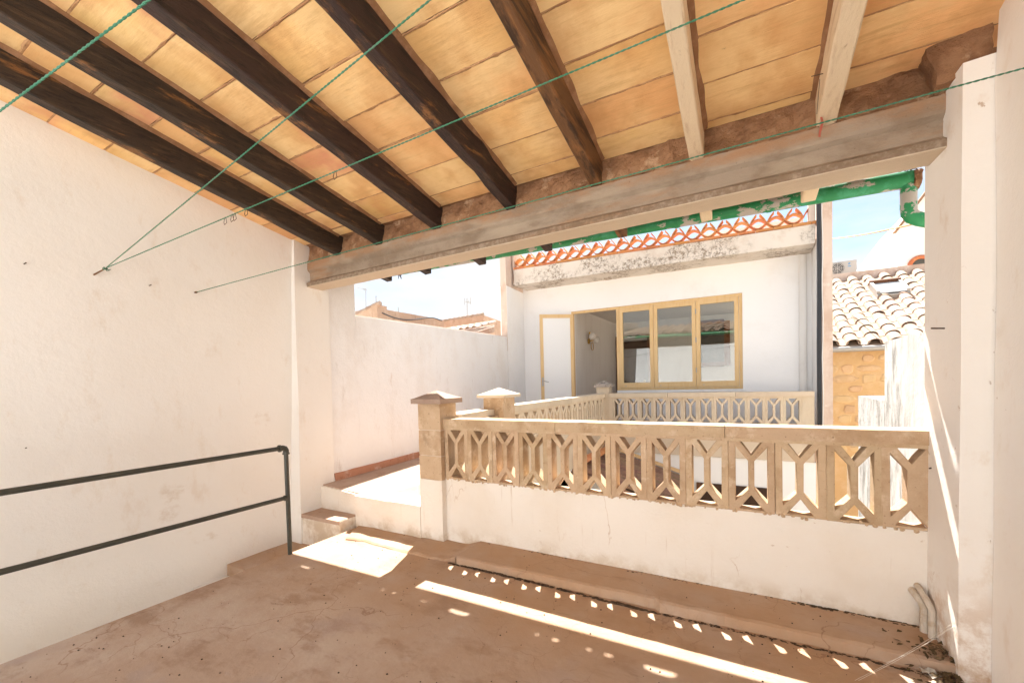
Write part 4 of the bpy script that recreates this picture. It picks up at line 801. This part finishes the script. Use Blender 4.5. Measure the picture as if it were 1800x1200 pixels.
# ================================================================== SMALL THINGS IN THE COVERED TERRACE
hr = thing('handrail', 'dark painted pipe handrail guarding the stairwell along the left wall', 'handrail', (-3.28, 2.07, 0))
b = MB(); b.tube([(-3.28, -.2, .862), (-3.28, 2.045, .872)], .0172, 12); b.build('top_rail', M_RAIL(), hr, smooth=True)
b = MB(); b.tube([(-3.28, -.2, .470), (-3.28, 2.05, .466)], .0165, 12); b.build('mid_rail', M_RAIL(), hr, smooth=True)
b = MB(); b.tube([(-3.28, 2.07, -.01), (-3.28, 2.07, .852)], .0175, 12); b.build('post', M_RAIL(), hr, smooth=True)
b = MB(); b.tube([(-3.28, 2.02, .872), (-3.28, 2.045, .872), (-3.28, 2.062, .866), (-3.28, 2.070, .850), (-3.28, 2.07, .825)], .0225, 12); b.tube([(-3.28, 2.012, .872), (-3.28, 2.024, .872)], .029, 12); b.tube([(-3.28, 2.07, .818), (-3.28, 2.07, .83)], .028, 12); b.build('elbow', M_RAIL(), hr, smooth=True)
b = MB(); b.tube([(-3.28, 2.04, .466), (-3.28, 2.055, .466)], .0225, 12); b.build('weld', M_RAIL(), hr, smooth=True)
b = MB(); b.tube([(-3.28, -.2, .862), (-3.28, -.2, -.01)], .0175, 12); b.build('post', M_RAIL(), hr, smooth=True)
# clotheslines
def plane_end(a, c, X, Z):
    n = (CF*F+CR*(a[0]-900)-CU*(a[1]-PY)).cross(CF*F+CR*(c[0]-900)-CU*(c[1]-PY)); return Vector((X, -(n.x*X+n.z*(Z-HC))/n.y, Z))
def line(name, P, Q, label, sag=.0, r=.0032):
    t = thing(name, label, 'clothesline', P, group='green clotheslines'); n = 120; b = MB()
    pts = [P.lerp(Q, k/n)-Vector((0, 0, sag*4*(k/n)*(1-k/n))) for k in range(n+1)]
    dirv = (Q-P).normalized(); u = dirv.orthogonal().normalized(); v = dirv.cross(u); Lg = (Q-P).length; N2 = int(Lg/.006)
    for s in range(2):                                            # two twisted strands
        b.tube([P.lerp(Q, k/N2)-Vector((0, 0, sag*4*(k/N2)*(1-k/N2)))+(u*math.cos(k*.9+s*math.pi)+v*math.sin(k*.9+s*math.pi))*r*.5 for k in range(N2+1)], r*.62, 5)
    b.build('cord', M_CORD(), t, smooth=True); return t
XA = xw(2.2)+.01
def onwall(px, py):
    z = 2.2
    for _ in range(6): p = at(px, py, 'X', xw(z)); z = p.z
    return p
hk = onwall(160, 486); HK = at(186, 471, 'X', hk.x+.07)
H4 = onwall(343, 514)+Vector((.015, 0, 0))
L2e = plane_end((183, 472), (755, 0), .885, 2.75); L3e = plane_end((190, 470), (1308, 0), .885, 2.62)
Q4 = at(1830, 112, 'X', .885)
line('clothesline', HK, L2e, 'green clothesline rising steeply from the wooden peg on the left wall')
line('clothesline', HK, L3e, 'green clothesline from the wall peg carrying small wire clips')
line('clothesline', H4, Q4, 'lowest green clothesline running just below the concrete beam')
L1a = plane_end((0, 195), (262, 0), xw(2.)+.01, 2.0); L1b = plane_end((0, 195), (262, 0), .885, 2.7)
line('clothesline', L1a, L1b, 'green clothesline crossing the top left corner in front of the dark rafters')
pg = thing('wall_peg', 'short wooden peg tied with green cord on the left wall', 'peg', hk)
b = MB(); b.tube([hk-Vector((.03, 0, 0)), hk.lerp(HK, .6), HK+Vector((.006, .003, 0))], [.006, .005, .004], 6); b.build('peg', M_WOODR(), pg)
b = MB()
for i in range(14): c = HK+Vector((random.uniform(-.012, .012), random.uniform(-.012, .012), random.uniform(-.012, .006))); b.tube([c, c+Vector((random.uniform(-.015, .015), random.uniform(-.015, .015), random.uniform(-.012, .012)))], .0025, 5)
b.build('knot', M_CORD(), pg)
b = MB(); b.tube([H4-Vector((.04, 0, 0)), H4+Vector((.012, 0, 0))], .007, 7); b.ball(H4, .009, 8, 6); b.build('wall_peg', M_WOODR(), label='small round peg holding the lowest clothesline on the left wall', cat='peg')
# wire clips hanging on the second line
clip = None; LB = {590: 'wire clip hanging alone in front of the dark rafters', 432: 'wire clip rightmost of the four near the left wall', 413: 'wire clip second from right of the four near the left wall', 408: 'wire clip overlapping its neighbour near the left wall', 396: 'wire clip lowest of the four on the line near the left wall'}
for px in LB:
    t = None; best = 1e9
    for k in range(400):
        P = HK.lerp(L3e, k/400); d = P-CAM; X = 900+F*d.dot(CR)/d.dot(CF)
        if abs(X-px) < best: best = abs(X-px); t = P
    b = MB(); s = .018; pts = [t+Vector((-.004, 0, .004)), t+Vector((.006, 0, -.004)), t+Vector((.009, .002, -s*1.6)), t+Vector((-.004, -.004, -s*2.2)), t+Vector((-.013, -.002, -s*1.4)), t+Vector((-.006, 0, -.001))]
    b.tube(pts, .0016, 5); b.build('line_clip', M_METAL(), label=LB[px], cat='clip', group='wire clips on the clothesline')
# ribbon, nails
rb_ = at(1443, 205, 'Y', 2.60); b = MB()
V = [[b.bm.verts.new(rb_+Vector((dx+.006*math.sin(k), 0.001*k+dy, -k*.019))) for dx, dy in ((-.004-.003*math.sin(k*.7)**2, 0), (.005, .002))] for k in range(6)]
for p, q in zip(V, V[1:]): b.bm.faces.new((p[0], p[1], q[1], q[0]))
bmesh.ops.solidify(b.bm, geom=b.bm.faces[:], thickness=.0015); b.build('ribbon', M_RIBBON(), label='faded pink ribbon hanging from the end of the white rafter', cat='ribbon')
b = MB(); n0 = at(1440, 132, 'Y', 2.45); b.tube([n0+Vector((.02, 0, 0)), n0-Vector((.03, .0, -.004))], .002, 5); b.tube([n0+Vector((.002, 0, -.02)), n0+Vector((-.004, 0, -.10)), n0+Vector((-.006, .03, -.16))], .0012, 5); b.build('bent_nail', M_METAL(), label='bent nail and wire sticking out of the white rafter', cat='nail')
def nail(p, d, label, r=.0035): b = MB(); b.tube([p, p+Vector(d)], r, 6); b.build('nail', M_METAL(), label=label, cat='nail')
nail(at(1664, 577, 'X', .79), (-.055, -.01, .004), 'rusty nail sticking out of the right pillar at eye height')
nail(at(1641, 821, 'Y', 2.835), (-.03, -.055, .003), 'rusty nail at the right end of the lattice beside the pillar')
nail(onwall(42, 464), (.02, .005, .006), 'tiny nail stub at upper left of the white wall')
nail(onwall(45, 787), (.015, 0, .002), 'dark screw in the white wall above the handrail')
nail(onwall(262, 502), (.02, .006, .004), 'tiny nail stub between the two pegs on the white wall')
# old conduit stubs at the foot of the right pillar
b = MB(); b.tube([(.715, 2.86, .245), (.722, 2.833, .240), (.746, 2.795, .205), (.752, 2.785, .185), (.753, 2.784, .055)], .019, 10); b.build('conduit_stub', M_PVC(), smooth=True, label='thicker grey conduit stub bending out of the low wall beside the pillar', cat='pipe')
b = MB(); b.tube([(.735, 2.86, .275), (.741, 2.82, .266), (.760, 2.745, .215), (.765, 2.735, .195), (.765, 2.733, .055)], .0145, 10); b.build('conduit_stub', M_PVC(), smooth=True, label='thinner nearer conduit stub bending out of the low wall beside the pillar', cat='pipe')
hp = at(1616, 1028, 'Y', 2.846); b = MB(); b.tube([hp+Vector((0, .01, 0)), hp-Vector((0, .003, 0))], .009, 8); b.build('hole_plug', M_DGREY(), label='small dark hole in the low wall above the conduit stubs', cat='hole')
# leaf litter and paper in the corner, cobwebs
b = MB(); random.seed(9)
for i in range(230):
    x = .80-abs(random.gauss(0, .07)); y = 2.52+random.gauss(0, .09); 
    if y > 2.8: continue
    z = (.062 if y > 2.54 else .002)+random.uniform(0, .02); s = random.uniform(.006, .020); a = random.uniform(0, 6.3); u = Vector((math.cos(a), math.sin(a), random.uniform(-.3, .5)))*s; v = Vector((-math.sin(a), math.cos(a), random.uniform(-.3, .5)))*s*.45; c = Vector((x, y, z))
    p = [b.bm.verts.new(q) for q in (c-u, c+v+Vector((0, 0, s*.3)), c+u, c-v)]; b.bm.faces.new(p)
b.build('leaf_litter', M_LEAF(), kind='stuff', label='dark leaf litter heaped in the corner by the right pillar')
b = MB(); pp = at(1640, 1185, 'Z', .012)
V = [[b.bm.verts.new(pp+Vector((i*.016-.04, j*.016-.02, .010*math.sin(i*2.1+j)+.012*random.random()))) for i in range(5)] for j in range(4)]
for r0, r1 in zip(V, V[1:]):
    for i in range(4): b.bm.faces.new((r0[i], r0[i+1], r1[i+1], r1[i]))
bmesh.ops.solidify(b.bm, geom=b.bm.faces[:], thickness=.001); b.build('paper_scrap', M_PAPER(), label='crumpled white paper scrap among the leaf litter in the corner', cat='paper')
b = MB()
w0, w1, w2 = at(1677, 1102, 'X', .786), at(1500, 1196, 'Z', .015), at(1560, 1170, 'Z', .03)
for (p, q, n_) in ((w0, w1, 2), (w0, w2, 1), (at(1690, 1025, 'Y', 2.505), w0, 2)):
    for i in range(n_):
        o1, o2 = Vector((random.uniform(-.012, .012), random.uniform(-.012, .012), random.uniform(-.01, .02))), Vector((random.uniform(-.02, .02), random.uniform(-.02, .02), random.uniform(-.01, .015)))
        b.tube([p.lerp(q, k/10)+o1*(1-k/10)+o2*(k/10)-Vector((0, 0, .012*math.sin(math.pi*k/10)))+Vector((0, 0, random.uniform(-.001, .001))) for k in range(11)], .0005, 4)
b.build('cobweb', M_WEB(), kind='stuff', label='dusty cobweb threads strung across the corner by the right pillar')
